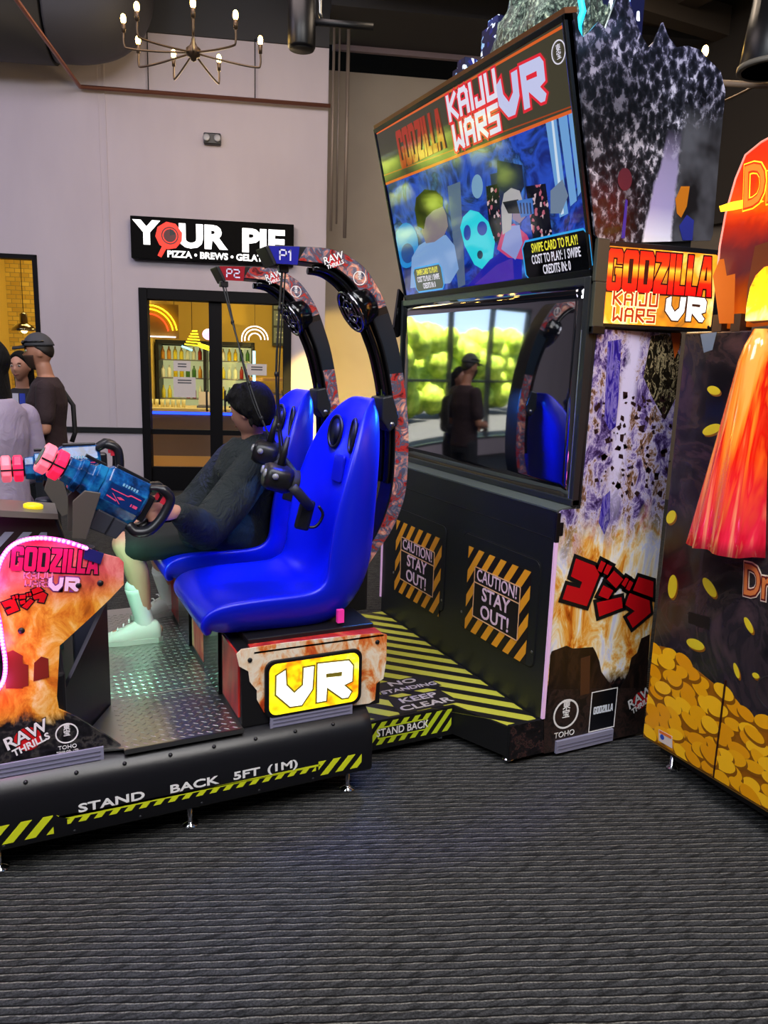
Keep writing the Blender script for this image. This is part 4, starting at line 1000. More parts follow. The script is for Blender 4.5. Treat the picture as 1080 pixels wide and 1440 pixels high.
xb = t.math('ABSOLUTE', t.math('ADD', t.math('SUBTRACT', x_, t.math('SUBTRACT', t.math('MULTIPLY', z_, .06), .10)), t.math('MULTIPLY', t.math('SUBTRACT', f2, .5), .12)))
kb = t.ramp(xb, [(.022, '#ffffff'), (.045, '#000000')])
kz2 = t.ramp(z_, [(.95, '#000000'), (1.15, '#ffffff')]) if False else t.ramp(t.math('MULTIPLY', z_, .5), [(.48, '#000000'), (.62, '#ffffff')])
c1 = t.mix(t.mix(1.0, kb, kz2, 'MULTIPLY'), c1, '#d8d2f6')
t.base(t.mix(k2, c1, rub))
side_pts = [(1.738, .03), (1.738, .178), (1.9, .178), (1.9, 1.05), (1.915, 1.06), (2.005, 1.06), (2.015, 1.755), (2.452, 1.755), (2.452, .03)]
b = B(); b.prism(side_pts, xzf(0, Y0, 0), -.001, .0035); side = mk('side_panel', b, SART, cab)
def flat(name, pts, m, parent, Y=2.3312, d=.0008):
    """printed patch on the side panel; pts are measured on the panel plane"""
    b = B(); b.prism([xz(a, c, 2.33) for a, c in pts], xzf(0, Y, 0), 0, d); return mk(name, b, m, parent)
VT = fire_mat('violet_tower_print', [(.3, '#1c1460'), (.46, '#34249c'), (.54, '#8478cc'), (.6, '#2c2078'), (.75, '#c8c0f0')], 30, .25, stretch=.25)
flat('tower_print', [(855, 480), (874, 477), (872, 520), (870, 560), (866, 600), (858, 606), (850, 590), (852, 540)], VT, side, 2.3312)
flat('tower_print', [(848, 700), (858, 690), (858, 730), (850, 752), (842, 735)], VT, side, 2.3312)
DKC = fire_mat('dark_city_print', [(.3, '#0c0908'), (.5, '#1c1412'), (.6, '#33221a'), (.7, '#140f0e')], 18, .35, stretch=.4)
flat('dark_rock_print', [(916, 472), (940, 470), (956, 500), (950, 560), (935, 590), (918, 560), (905, 530)], fire_mat('dark_glint_print', [(.35, '#0b0a08'), (.5, '#2a2418'), (.56, '#b8a880'), (.6, '#141210')], 45, .25, stretch=.6), side, 2.3313)
flat('orange_print', [(944, 468), (958, 468), (955, 490), (949, 504)], mat('orange_print', '#d8651c', .3), side, 2.3309)
city = flat('city_print', [(770, 985), (774, 922), (776, 916), (797, 908), (806, 912), (834, 910), (838, 917), (843, 930), (846, 945), (858, 962), (862, 970), (850, 990)], DKC, side)
flat('city_print', [(862, 968), (872, 968), (884, 945), (888, 925), (896, 918), (902, 898), (908, 895), (914, 892), (909, 975), (905, 990)], DKC, side)
flat('city_print', [(817, 926), (830, 922), (829, 975), (816, 978)], mat('brown_city_print', '#4e3020', .35), side, 2.3305)
flat('debris_patch', [(765, 1012), (774, 970), (862, 968), (908, 968), (905, 1030), (765, 1060)], RUBBLE, side, 2.3308)
b = B(); rnd = random.Random(4)
for k in range(95):
    px_, py_ = rnd.uniform(838, 945), rnd.uniform(545, 700); r_ = rnd.uniform(2, 6); a = rnd.uniform(0, 6.3)
    q = [(px_+r_*rnd.uniform(.4, 1)*math.cos(a+j*1.5), py_+r_*rnd.uniform(.4, 1.4)*math.sin(a+j*1.5)) for j in range(4)]
    b.prism([xz(c, d, 2.33) for c, d in q], xzf(0, 2.3311, 0), 0, .0006)
o = mk('debris_print', b, mat('debris_brown_print', '#2c1a1c', .3), side); o['kind'] = 'stuff'
katakana(xzf(*(lambda p: (p.x, 2.3295, p.z))(V(_kc[0], 0, _kc[1]))), 1.0, side)
toho_logo(xzf(2.013, 2.3292, .185), .066, side)
b = B(); b.prism([(-.072, -.1), (.072, -.1), (.072, .085), (-.072, .085)], xzf(2.215, 2.3302, .175), 0, .0006); pl = mk('logo_plate', b, mat('logo_navy', '#0c0d14', .35), side)
shape('plate_border', [[(-.072, -.1), (.072, -.1), (.072, .085), (-.072, .085)], [(-.068, -.096), (.068, -.096), (.068, .081), (-.068, .081)]], xzf(2.215, 2.3294, .175), WHITE, pl)
block_word('GODZILLA', xzf(2.215, 2.3294, .172), .108, .034, mat('white_blue_print', '#dfe6f4', .4), pl)
raw_logo(xzf(2.425, 2.3295, .175, 12), .10, side)
b = B(); b.box(1.968, 2.275, 2.318, 2.330, .018, .072); s_ = mk('clear_strip', b, CLEARP, cab)
b = B()
for z in (.035, .05): b.box(1.975, 2.268, 2.316, 2.318, z, z+.003)
mk('strip_groove', b, mat('strip_groove', '#6a6880', .4), s_)
# pale corner light strips
m = mat('pink_edge_strip', '#d8b4d8', .4, emit='#e0a8dc', power=.28)
b = B(); b.box(1.888, 1.902, 2.327, 2.338, .185, .93); mk('edge_strip', b, m, cab)
b = B(); b.box(1.888, 1.902, 3.887, 3.897, .25, 1.0); mk('edge_strip', b, m, cab)
b = B(); b.box(1.887, 1.905, 2.326, 2.34, .93, 1.05); b.box(1.905, 1.925, 2.3295, 2.334, .955, 1.01); mk('edge_cap', b, BLACK, cab, bevel=.003)
# service hatches with caution signs
CAUW = mat('pale_pink_lettering', '#ecc8dc', .45)
def hatch(yc, w, zc, h, sw, sh, szc):
    def FX(y, z, x): return frame((x, y, z), (0, -1, 0), (0, 0, 1))
    b = B(); b.prism(rrect(-w/2, w/2, -h/2, h/2, .035), FX(yc, zc, 1.8935), 0, .003); ht = mk('hatch', b, mat('hatch_charcoal', '#14171b', .42), cab, bevel=.001)
    shape('hatch_gap', [rrect(-w/2-.005, w/2+.005, -h/2-.005, h/2+.005, .038), rrect(-w/2, w/2, -h/2, h/2, .035)], FX(yc, zc, 1.8942), mat('gap_black', '#020203', .8), ht)
    F = FX(yc, szc, 1.8900)
    b = B(); b.prism([(-sw/2, -sh/2), (sw/2, -sh/2), (sw/2, sh/2), (-sw/2, sh/2)], F, 0, .0006); sg = mk('caution_sign', b, mat('sign_maroon_black', '#120a10', .45), ht)
    hz = hazard('hazard_border', F @ V(-sw/2, -sh/2, .0008), (0, -1, 0), (0, 0, 1), sw, sh, .30, .088, ORA, sg)
    iw, ih = sw*.745, sh*.60
    b = B(); b.prism([(-iw/2, -ih/2), (iw/2, -ih/2), (iw/2, ih/2), (-iw/2, ih/2)], F, .0018, .0026); pl = mk('sign_plate', b, mat('sign_maroon_black', '#120a10', .45), sg)
    z1 = ih/2-ih*.31
    shape('plate_border', [rrect(-iw/2, iw/2, -ih/2, ih/2, .008), rrect(-iw/2+.005, iw/2-.005, -ih/2+.005, z1-.0025, .004), rrect(-iw/2+.005, iw/2-.005, z1+.0025, ih/2-.005, .006)], F, mat('border_peach', '#e8b080', .45), pl, z=.0032)
    text('CAUTION!', F @ Matrix.Translation((0, (z1+ih/2)/2, 0)), .092, CAUW, pl, bold=.0006, sx=iw/.39*.78, sy=.86, z=.0034)
    text('STAY', F @ Matrix.Translation((0, .005, 0)), .112, CAUW, pl, bold=.0018, sx=.84, sy=.80, z=.0034)
    text('OUT!', F @ Matrix.Translation((0, -.078, 0)), .112, CAUW, pl, bold=.0018, sx=.86, sy=.80, z=.0034)
    for sy in (-1, 1):
        b = B(); b.lathe([(.0005, .003), (.006, .002), (.007, 0)], FX(yc+sy*(w/2-.015), zc-.16, 1.8905), 10); mk('screw', b, STEEL, ht)
hatch(3.455, .575, .60, .44, .505, .405, .548)
hatch(2.71, .59, .60, .46, .485, .405, .572)
b = B(); b.box(1.8935, 1.8945, 2.36, 3.87, .938, .942); mk('panel_seam', b, mat('gap_black', '#020203', .8), cab)
# lower screen: glossy, switched off, lightly bowed sheet in a frame
LS = mat('dark_mirror_sheet', '#0a0d14', .035); bs = LS.node_tree.nodes['Principled BSDF']; bs.inputs['IOR'].default_value = 4.2
b = B(); ny_, nz_ = 28, 14
for side_ in (0, 1):
    pass
pts = []
for i in range(ny_+1):
    for j in range(nz_+1):
        s1 = i/ny_*2-1; s2 = j/nz_*2-1
        pts.append(V(1.975-.010*(1-s1*s1)*(1-.3*s2*s2)-.002, 2.365+(3.875-2.365)*i/ny_, 1.095+(1.915-1.095)*j/nz_))
fs = [(i*(nz_+1)+j, i*(nz_+1)+j+1, (i+1)*(nz_+1)+j+1, (i+1)*(nz_+1)+j) for i in range(ny_) for j in range(nz_)]
b.add(pts, fs, True)
lower = mk('lower_screen', b, LS, cab, solid=.006)
b = B()
b.box(1.962, 2.0, 2.335, 2.367, 1.068, 1.945); b.box(1.962, 2.0, 3.872, 3.89, 1.068, 1.945); b.box(1.958, 2.0, 2.335, 3.89, 1.07, 1.098); b.box(1.965, 2.0, 2.335, 3.89, 1.912, 1.945)
mk('lower_screen_frame', b, mat('frame_grey', '#23272a', .3), cab, bevel=.004)
b = B(); b.box(1.9605, 1.963, 2.357, 2.361, 1.10, 1.75); mk('frame_highlight', b, mat('bright_highlight', '#b8c0d8', .25, .8), cab)  # thin bright strip standing in for a highlight along the frame
b = B(); b.box(1.972, 2.03, 2.318, 2.336, 1.925, 2.08); b.box(1.975, 2.03, 2.318, 2.336, 1.74, 1.925); mk('frame_side_rail', b, mat('rail_olive', '#43443a', .4), cab, bevel=.003)
b = B(); b.box(1.975, 2.035, 2.312, 2.336, 1.735, 1.765); mk('rail_end', b, BLACK, cab, bevel=.003)
b = B(); b.prism([(1.93, 1.80), (1.955, 1.745), (1.975, 1.76), (1.985, 1.98), (1.955, 2.01)], xzf(0, 3.93, 0), 0, .03); mk('side_fin', b, BLACKG, cab, bevel=.004)

# upper screen, leaning out over the players
UO = V(1.984, (2.335+3.875)/2, 1.948); UU = V(0, -1, 0); UV = V(1.768-1.984, 0, 2.79-1.948).normalized(); UF = frame(UO, UU, UV)
UH = (V(1.768, 0, 2.79)-V(1.984, 0, 1.948)).length; UW = 1.54; UNn = UF.col[2].xyz
def SP(px, py):
    d = ray(px, py); k = (UO-CAM).dot(UNn)/d.dot(UNn); p = CAM+d*k-UO
    return (p.dot(UU), p.dot(UV))
b = B(); b.prism([(-UW/2, 0), (UW/2, 0), (UW/2, UH), (-UW/2, UH)], UF, -.05, 0); ub = mk('upper_screen_case', b, BLACK, cab, bevel=.004)
m = mat('upper_screen_glow', '#020204', .05, spec=.5); t = NT(m); t.b.inputs['IOR'].default_value = 1.6
p = t.pos()
f = t.noise(p, 4.5, 4, .6, .8); city = t.ramp(f, [(.28, '#040c38'), (.42, '#0c2474'), (.5, '#2048b8'), (.58, '#0c2050'), (.7, '#3c74d0'), (.82, '#8ab4f0')])
t.emis(city, 1.0)
b = B(); b.prism([(-UW/2+.02, .025), (UW/2-.02, .025), (UW/2-.02, UH-.02), (-UW/2+.02, UH-.02)], UF, 0, .002); us = mk('upper_screen', b, m, cab)
def glow(name, col, power=.7):
    m = mat('glow_'+name, '#030303', .06, emit=col, power=power, spec=.4); m.node_tree.nodes['Principled BSDF'].inputs['IOR'].default_value = 1.6; return m
_zi = [0]
def pic(name, pts, m, z=None):
    if z is None: _zi[0] += 1; z = .0024+.00008*_zi[0]
    L = [SP(*q) for q in pts]
    L = [(min(max(a, -UW/2+.02), UW/2-.02), min(max(c, .025), UH-.02)) for a, c in L]
    if sum(L[i][0]*L[(i+1) % len(L)][1]-L[(i+1) % len(L)][0]*L[i][1] for i in range(len(L))) < 0: L = L[::-1]
    b = B(); b.prism(L, UF, z, z+.00008); return mk(name, b, m, us)
def oval(cx, cy, rx, ry, n=20): return [(cx+rx*math.cos(6.2832*k/n), cy+ry*math.sin(6.2832*k/n)) for k in range(n)]
# picture on the screen
pic('picture_tower', [(690, 245), (712, 240), (722, 330), (700, 345)], glow('night_tower', '#141c58'))
mw_ = mat('glow_windows', '#020202', .06); t = NT(mw_); vv = t.voro(t.pos(), 70, out='Color')
c_ = t.ramp(t.sep(vv)[0], [(.0, '#05061c'), (.78, '#0a0e38'), (.82, '#d87088'), (.9, '#f0d0d8')], 'CONSTANT'); t.emis(c_, .6)
pic('picture_tower', [(684, 262), (702, 258), (706, 335), (690, 345)], mw_)
pic('picture_tower', [(740, 262), (768, 258), (780, 350), (752, 350)], mw_)
pic('picture_tower', [(630, 262), (648, 255), (655, 400), (645, 405)], glow('grey_tower', '#7088b0', .5))
pic('picture_tower', [(700, 225), (735, 232), (738, 262), (726, 285), (700, 262)], glow('navy', '#0c1850', .5))
for q in ([(768, 172), (783, 166), (800, 300), (788, 306)], [(786, 165), (798, 160), (812, 282), (803, 290)], [(800, 160), (812, 155), (822, 268), (814, 276)]): pic('picture_light_column', q, glow('pale_blue', '#78b0ec', .75))
pic('picture_light_column', [(776, 168), (779, 167), (794, 300), (790, 302)], glow('white_blue', '#d8ecff', .8))
pic('picture_cloud', oval(672, 262, 8, 17), glow('cloud', '#90c0e8', .6))
pic('picture_cloud', [(775, 268), (792, 252), (800, 275), (790, 300), (775, 300)], glow('steel_blue', '#90a8c8', .5))
pic('picture_seat', oval(572, 345, 17, 32), glow('seat_blue', '#2090e0', .8)); pic('picture_seat_hole', oval(574, 356, 9, 14), glow('seat_hole', '#1850b0', .6))
pic('picture_seat', [(648, 320), (652, 305), (662, 295), (674, 298), (688, 312), (697, 340), (694, 362), (682, 380), (668, 372), (654, 345)], glow('cyan', '#28d8e8', .85))
for q in ((658, 327, 5, 11), (679, 321, 7, 10)): pic('picture_seat_hole', oval(*q), glow('hole_blue', '#1c48b8', .7))
pic('picture_seat_slot', oval(676, 358, 4, 6), glow('hole_dark', '#205070', .5))
pic('picture_man_shirt', [(578, 405), (580, 362), (590, 345), (606, 335), (628, 330), (640, 345), (646, 378), (634, 398)], glow('shirt', '#88b0e8', .75))
pic('picture_man_face', [(596, 305), (612, 294), (624, 290), (629, 302), (631, 318), (626, 330), (612, 340), (600, 342), (594, 325)], glow('man_skin', '#9a8a98', .6))
pic('picture_man_hair', [(588, 318), (584, 295), (586, 278), (598, 266), (614, 268), (624, 278), (624, 290), (610, 296), (600, 306), (597, 322)], glow('hair', '#12100c', .3))
pic('picture_car', [(658, 405), (690, 365), (715, 348), (735, 345), (736, 400), (690, 402)], glow('car_blue', '#1c20b8', .7))
pic('picture_car', [(668, 400), (700, 372), (722, 362), (724, 392), (690, 402)], glow('car_violet', '#5a38c8', .6))
pic('picture_woman_body', [(700, 350), (708, 322), (724, 314), (742, 330), (752, 352), (740, 365), (716, 362)], glow('pink', '#d84880', .7))
pic('picture_woman_coat', [(706, 350), (714, 318), (732, 316), (736, 342), (726, 365)], glow('coat', '#9aa8e8', .7))
pic('picture_woman_hair', [(706, 292), (710, 272), (720, 264), (732, 268), (736, 282), (722, 290), (720, 322), (708, 330)], glow('pale_hair', '#c8c4c8', .65))
pic('picture_woman_face', [(722, 285), (738, 285), (740, 305), (732, 314), (722, 308)], glow('woman_skin', '#a890b0', .6))
pic('picture_visor', [(708, 284), (730, 280), (734, 300), (716, 300)], glow('visor_dark', '#14142c', .4))
pic('picture_visor', [(728, 282), (750, 278), (752, 300), (734, 306)], glow('visor_blue', '#3c78d0', .7))
for k in range(4): pic('picture_visor_slot', [(732+4.6*k, 285), (734+4.6*k, 285), (735.5+4.6*k, 300), (733.5+4.6*k, 301)], glow('visor_slot', '#14286c', .5))
pic('picture_bike', [(772, 352), (790, 335), (812, 322), (818, 340), (800, 352)], glow('bike', '#20203c', .4))
# title band
band = [(540, 190), (800, 30), (816, 150), (545, 256)]
pic('title_band', [(525, 180), (802, 20), (822, 148), (540, 262)], glow('olive_band', '#55503c', .55))
def sline(p, q, w, m):
    a = SP(*p); c = SP(*q); a = V(a[0], a[1], 0); c = V(c[0], c[1], 0); n = (c-a).normalized(); n = V(-n.y, n.x, 0)*w
    _zi[0] += 1; z = .0024+.00008*_zi[0]
    lim = lambda v: (min(max(v.x, -UW/2+.02), UW/2-.02), min(max(v.y, .025), UH-.02))
    b = B(); b.prism([lim(a-n), lim(c-n), lim(c+n), lim(a+n)], UF, z, z+.00008); mk('title_line', b, m, us)
sline((536, 262), (820, 150), .006, glow('orange_line', '#e86828', .8)); sline((534, 250), (818, 144), .0025, glow('orange_line2', '#b84c20', .7))
sline((530, 188), (800, 33), .005, glow('orange_line', '#e86828', .8))
def SF(px, py, rot=0, z=.0085): a = SP(px, py); return UF @ Matrix.Translation((a[0], a[1], z)) @ Matrix.Rotation(R(rot), 4, 'Z')
GR = glow('title_red', '#e82838', .9); GWt = glow('title_white', '#e8e4f4', .9)
block_word('GODZILLA', SF(592, 196), .44, .17, glow('faded_red', '#b83820', .75), us)
for s_, y_ in (('KAIJU', 0.055), ('WARS', -.045)):
    thin_word(s_, SF(668, 160) @ Matrix.Translation((0, y_*1.2, 0)), .085, GR, us, stroke=.44, sx=.92, gap=.42, name='lettering_outline')
    thin_word(s_, SF(668, 160) @ Matrix.Translation((0, y_*1.2, 0)), .085, GWt, us, stroke=.24, sx=.92, gap=.42, z=.0006)
vr_letters(SF(735, 125), .30, glow('title_lilac', '#c4c8ec', .95), GR, us, off=.035, z=.0004)
shape('logo_ring', [ring2d(0, 0, .038, .038), ring2d(0, 0, .034, .034)], SF(788, 73), GWt, us)
text('東\n宝', SF(788, 73), .026, GWt, us, line=.9)
# caption boxes
CY = glow('caption_cyan', '#30a8f0', .9); CB = glow('caption_black', '#04060a', .3); CYL = glow('caption_yellow', '#f0e840', .95)
def caption(px, py, w, h, dim, sz):
    F = SF(px, py, 0, .0072); c = h*.18
    octo = lambda o: [(-w/2+o, -h/2+c), (-w/2+c, -h/2+o), (w/2-c, -h/2+o), (w/2-o, -h/2+c), (w/2-o, h/2-c), (w/2-c, h/2-o), (-w/2+c, h/2-o), (-w/2+o, h/2-c)]
    b = B(); b.prism(octo(0), F, 0, .0004); cp = mk('caption_box', b, CY, us)
    b = B(); b.prism(octo(.008), F, .0004, .0008); mk('caption_fill', b, glow('caption_grey', '#4a5848', .5) if dim else CB, us)
    for s_, y_, m_ in (('SWIPE CARD TO PLAY!', h*.27, CYL), ('COST TO PLAY: 1 SWIPE', 0, GWt), ('CREDITS IN: 0', -h*.27, GWt)):
        text(s_, F @ Matrix.Translation((0, y_, 0)), sz, m_, us, bold=.0008, sx=.56, z=.0012, ext=.0002)
caption(783, 360, .42, .165, False, .050)
caption(604, 391, .30, .13, True, .038)
# frame around the upper screen
b = B()
for q in ([(-UW/2, 0), (UW/2, 0), (UW/2, .026), (-UW/2, .026)], [(-UW/2, UH-.022), (UW/2, UH-.022), (UW/2, UH), (-UW/2, UH)], [(-UW/2, 0), (-UW/2+.012, 0), (-UW/2+.012, UH), (-UW/2, UH)], [(UW/2-.014, 0), (UW/2, 0), (UW/2, UH), (UW/2-.014, UH)]):
    b.prism(q, UF, -.03, .010)
mk('upper_screen_frame', b, mat('frame_black', '#101214', .25), cab, bevel=.002)
b = B(); b.prism([(-UW/2, UH), (UW/2, UH), (UW/2, UH+.018), (-UW/2, UH+.018)], UF, -.05, .004); mk('copper_trim', b, mat('copper_trim', '#8a5838', .35, .6), cab)

# lit marquee box on the near side
ML, MR = V(2.008, 2.33, 0), V(2.545, 2.245, 0); MU = (MR-ML).normalized(); MWd = (MR-ML).length
MF = frame(ML+MU*(MWd/2)+V(0, 0, 1.922), MU, (0, 0, 1))
b = B(); b.prism(rrect(-MWd/2, MWd/2, -.16, .155, .022), MF, -.06, .0); mq = mk('marquee_box', b, BLACK, cab, bevel=.003)
m = mat('marquee_glow', '#f0a040', .35); t = NT(m)
f = t.noise(t.pos(), 5, 4, .6, .8); x_, y_, z_ = t.sep(t.pos())
c_ = t.ramp(f, [(.3, '#5a4420'), (.42, '#c87818'), (.52, '#ff9c20'), (.62, '#ffd070'), (.75, '#fff0c8')]); t.base(c_); t.emis(c_, .95)
b = B(); b.prism(rrect(-MWd/2+.014, MWd/2-.03, -.145, .135, .016), MF, 0, .003); mg = mk('marquee_panel', b, m, mq)
m = mat('marquee_red', '#d81408', .35); t = NT(m); x_, y_, z_ = t.sep(t.pos())
c_ = t.ramp(t.math('SUBTRACT', z_, 1.90), [(0, '#d00808'), (.045, '#f02008'), (.07, '#ff8818'), (.085, '#ffb030'), (.10, '#f03008'), (.16, '#d80c08')]); t.base(c_); t.emis(c_, 1.0)
def mt(u, v): return MF @ Matrix.Translation((u, v, .0032))
block_word('GODZILLA', mt(-.012, .050), .475, .150, m, mg, mat('marquee_line', '#3a0804', .4), .006)
for s_, v_ in (('KAIJU', -.045), ('WARS', -.105)):
    thin_word(s_, mt(-.115, v_-.005), .044, mat('marquee_cream', '#ffe8b0', .4, emit='#ffe0a0', power=1.0), mg, stroke=.36, sx=.95, gap=.42, name='lettering_outline')
    thin_word(s_, mt(-.115, v_-.005), .044, mat('marquee_brown_red', '#a83014', .4, emit='#a83014', power=.7), mg, stroke=.2, sx=.95, gap=.42, z=.001)
vr_letters(mt(.115, -.075), .185, mat('marquee_white', '#ffffff', .4, emit='#fff8f0', power=1.4), mat('marquee_ink', '#5a3018', .4), mg, off=.03)
b = B()
for u, v in ((-.26, -.13), (-.26, .12), (.23, -.14)): b.lathe([(.0005, .005), (.006, .004), (.007, .003)], MF @ Matrix.Translation((u, v, 0)), 10)
o = mk('screw_heads', b, BLACKM, mq); o['kind'] = 'stuff'
lamp('marquee_light', 'AREA', tuple(MF @ V(0, 0, .03)), 1.6*LK, (1, .6, .2), .4, tuple(MF @ V(0, 0, 1)), size_y=.25)

# tall cut-out board above the side, printed with dark craggy rock
top = [(848, 342), (1000, 338), (1003, 330), (1012, 220), (1021, 128), (1014, 100), (998, 84), (986, 70), (968, 64), (952, 66), (941, 52), (933, 31), (921, 58), (913, 66), (903, 50), (894, 28), (884, -4), (874, -18), (864, 6), (852, 40), (842, 30), (830, 44), (820, 52), (808, 27), (812, 70), (824, 200), (838, 330)]
RK = mat('rock_print', '#444444', .3, coat=.25); t = NT(RK)
p = t.pos(scale=(1, 1, .75)); v1 = t.voro(p, 36); v2 = t.noise(p, 64, 5, .7, .6); x_, y_, z_ = t.sep(t.pos())
f = t.math('MULTIPLY', t.math('ADD', v2, t.math('MULTIPLY', v1, .55)), 1.0)
c_ = t.ramp(f, [(.42, '#08090c'), (.66, '#191b21'), (.80, '#34363e'), (.88, '#6c6c7a'), (.98, '#d4d4e4')])
big = t.ramp(t.noise(t.pos(), 3.2, 3), [(.40, '#3c3e46'), (.6, '#ffffff')])
c_ = t.mix(.85, c_, big, 'MULTIPLY')
blue = t.mix(t.math('MULTIPLY', t.math('SUBTRACT', z_, 2.45), 1.6, True), c_, '#6a6ab0', 'SOFT_LIGHT')
xo = t.math('SUBTRACT', x_, t.math('ADD', .055, t.math('MULTIPLY', t.math('SUBTRACT', z_, 2.05), .10)))
edge_ = t.math('MULTIPLY', t.math('SUBTRACT', t.noise(t.pos(), 9, 4), .5), .05)
wd_ = t.math('SUBTRACT', t.math('ABSOLUTE', t.math('ADD', xo, edge_)), t.math('SUBTRACT', .075, t.math('MULTIPLY', t.math('SUBTRACT', z_, 2.05), .09)))
inb = t.ramp(t.math('ADD', t.math('MULTIPLY', wd_, 30), .5), [(.3, '#ffffff'), (.7, '#000000')])
below = t.ramp(t.math('SUBTRACT', z_, 2.0), [(.38, '#ffffff'), (.50, '#000000')])
beamc = t.ramp(t.math('SUBTRACT', z_, 2.0), [(.06, '#ffffff'), (.12, '#e8e8ff'), (.22, '#a8a0d0'), (.45, '#8c84a8')])
right = t.ramp(t.math('ADD', x_, edge_), [(.12, '#000000'), (.15, '#ffffff')])
low_ = t.ramp(t.math('SUBTRACT', z_, 2.0), [(.50, '#ffffff'), (.60, '#000000')])
slate = t.ramp(t.noise(t.pos(), 4, 3), [(.4, '#1c1a1c'), (.6, '#54565e')])
c2 = t.mix(t.mix(1.0, right, low_, 'MULTIPLY'), blue, slate)
t.base(t.mix(t.mix(1.0, inb, below, 'MULTIPLY'), c2, beamc))
def tp(pts, name, m, parent, d0, d1, Y=2.322): b = B(); b.prism([xz(a, c, 2.32) for a, c in pts], xzf(0, Y, 0), d0, d1); return mk(name, b, m, parent)
board = tp(top, 'rock_board', RK, cab, -.010, 0)
tp([(950, 280), (958, 262), (970, 262), (966, 290), (958, 306), (952, 300)], 'orange_print', mat('amber_print', '#c8781c', .3), board, .0014, .0018)
tp([(955, 318), (966, 302), (976, 310), (974, 338), (960, 338)], 'blue_print', mat('deep_blue_print', '#2c3490', .3), board, .0014, .0018)
tp([(874, 335), (880, 280), (883, 282), (879, 335)], 'violet_print', mat('violet_print', '#3a30a0', .3), board, .0008, .0012)
tp(oval(879, 252, 10, 16), 'red_print', mat('dull_red_print', '#5a2430', .3), board, .0008, .0012)
b = B(); b.box(2.05, 2.45, 2.332, 2.40, 2.03, 2.6); mk('board_support', b, BLACKM, cab)
# scenery on top of the cabinet: craggy mound and small towers
b = B(); rnd = random.Random(11)
for (cy, cx, r_, h) in ((2.80, 2.0, .30, .36), (3.05, 2.02, .20, .20), (2.62, 2.02, .20, .30), (2.95, 1.98, .14, .12)):
    nu, nv = 36, 14; vs = []
    for i in range(nv+1):
        a = math.pi/2*i/nv
        for k in range(nu):
            q = 6.2832*k/nu; w = 1+.10*math.sin(7*q+cy*9)+.08*rnd.uniform(-1, 1)
            vs.append((cx+r_*.55*w*math.cos(a)*math.cos(q), cy+r_*w*math.cos(a)*math.sin(q), 2.70+h*1.25*math.sin(a)*(1+.08*rnd.uniform(-1, 1))))
    b.add(vs, [(i*nu+k, i*nu+(k+1) % nu, (i+1)*nu+(k+1) % nu, (i+1)*nu+k) for i in range(nv) for k in range(nu)], False)
m = mat('craggy_green', '#2a4038', .35); t = NT(m); f = t.noise(t.pos(scale=(1, 1, .6)), 60, 4, .7)
t.base(t.ramp(f, [(.38, '#0a1410'), (.5, '#24382e'), (.58, '#7c9080'), (.66, '#c4ccae')])); t.bump(f, .9, .02)
mk('rock_mound', b, m, cab)
m = mat('tower_blue', '#0a1050', .4); t = NT(m); vv = t.voro(t.pos(), 46, out='Color'); c_ = t.ramp(t.sep(vv)[1], [(0, '#060a34'), (.74, '#0c1468'), (.82, '#90b8e8'), (.9, '#e8f0ff')], 'CONSTANT'); t.base(c_); t.emis(c_, .35)
for (y, x, w, h) in ((3.36, 2.0, .05, .20), (3.47, 2.02, .05, .14), (3.56, 2.0, .035, .10), (3.22, 2.08, .06, .34), (2.50, 2.09, .06, .34), (2.43, 2.10, .05, .55), (2.62, 2.14, .07, .5)):
    b = B(); b.box(x-w, x+w, y-w, y+w, 2.70, 2.76+h); b.box(x-w*.7, x+w*.7, y-w*.7, y+w*.7, 2.76+h, 2.80+h); mk('scenery_tower', b, m, cab)
b = B(); b.tube([(1.93, 2.46, 2.78), (1.93, 2.47, 2.83), (1.93, 2.45, 2.87), (1.93, 2.47, 2.92), (1.93, 2.45, 3.0)], .012, 6); mk('bolt_light', b, mat('cyan_bolt', '#20c0f0', .4, emit='#20c8ff', power=1.6), cab)
lamp('scenery_light', 'POINT', (1.80, 2.9, 3.25), 3.0*LK, (.75, 1.0, .85), .1)
lamp('scenery_light', 'POINT', (2.05, 3.35, 3.2), 1.6*LK, (.1, .2, 1.0), .06)
# ================================================================== DRAGON REDEMPTION CABINET (right edge)
XF = 2.300
drag = thing('redemption_cabinet', 'dark arcade cabinet printed with a gold coin pile, orange flame fin on its face', 'arcade cabinet', (2.8, 1.65, 0))
def yz(px, py, X=XF): p = AX(px, py, X); return (-p.y, p.z)
def FXn(x, y=0, z=0): return frame((x, y, z), (0, -1, 0), (0, 0, 1))
m = mat('cave_print', '#201820', .25, coat=.3); t = NT(m)
v = t.voro(t.pos(scale=(1, 1.6, .8), rot=(.5, 0, 0)), 3.2, 'F1', 'Color'); f = t.noise(t.pos(), 2.6, 4, .6, 1.5)
c_ = t.ramp(f, [(.32, '#0d0a0e'), (.44, '#1c161b'), (.5, '#38282c'), (.55, '#231b22'), (.66, '#4c3438'), (.8, '#2a2430')])
t.base(t.mix(.25, c_, v, 'SOFT_LIGHT'))
b = B(); b.box(XF, 3.25, 1.10, 2.172, .10, 1.752); mk('cabinet_body', b, m, drag, bevel=.006)
b = B(); b.prism([(-2.171, .103), (-1.11, .103), (-1.11, .108), (-2.171, .108)], FXn(XF), 0, .003); mk('base_trim', b, mat('gold_trim', '#6a4a18', .4), drag)
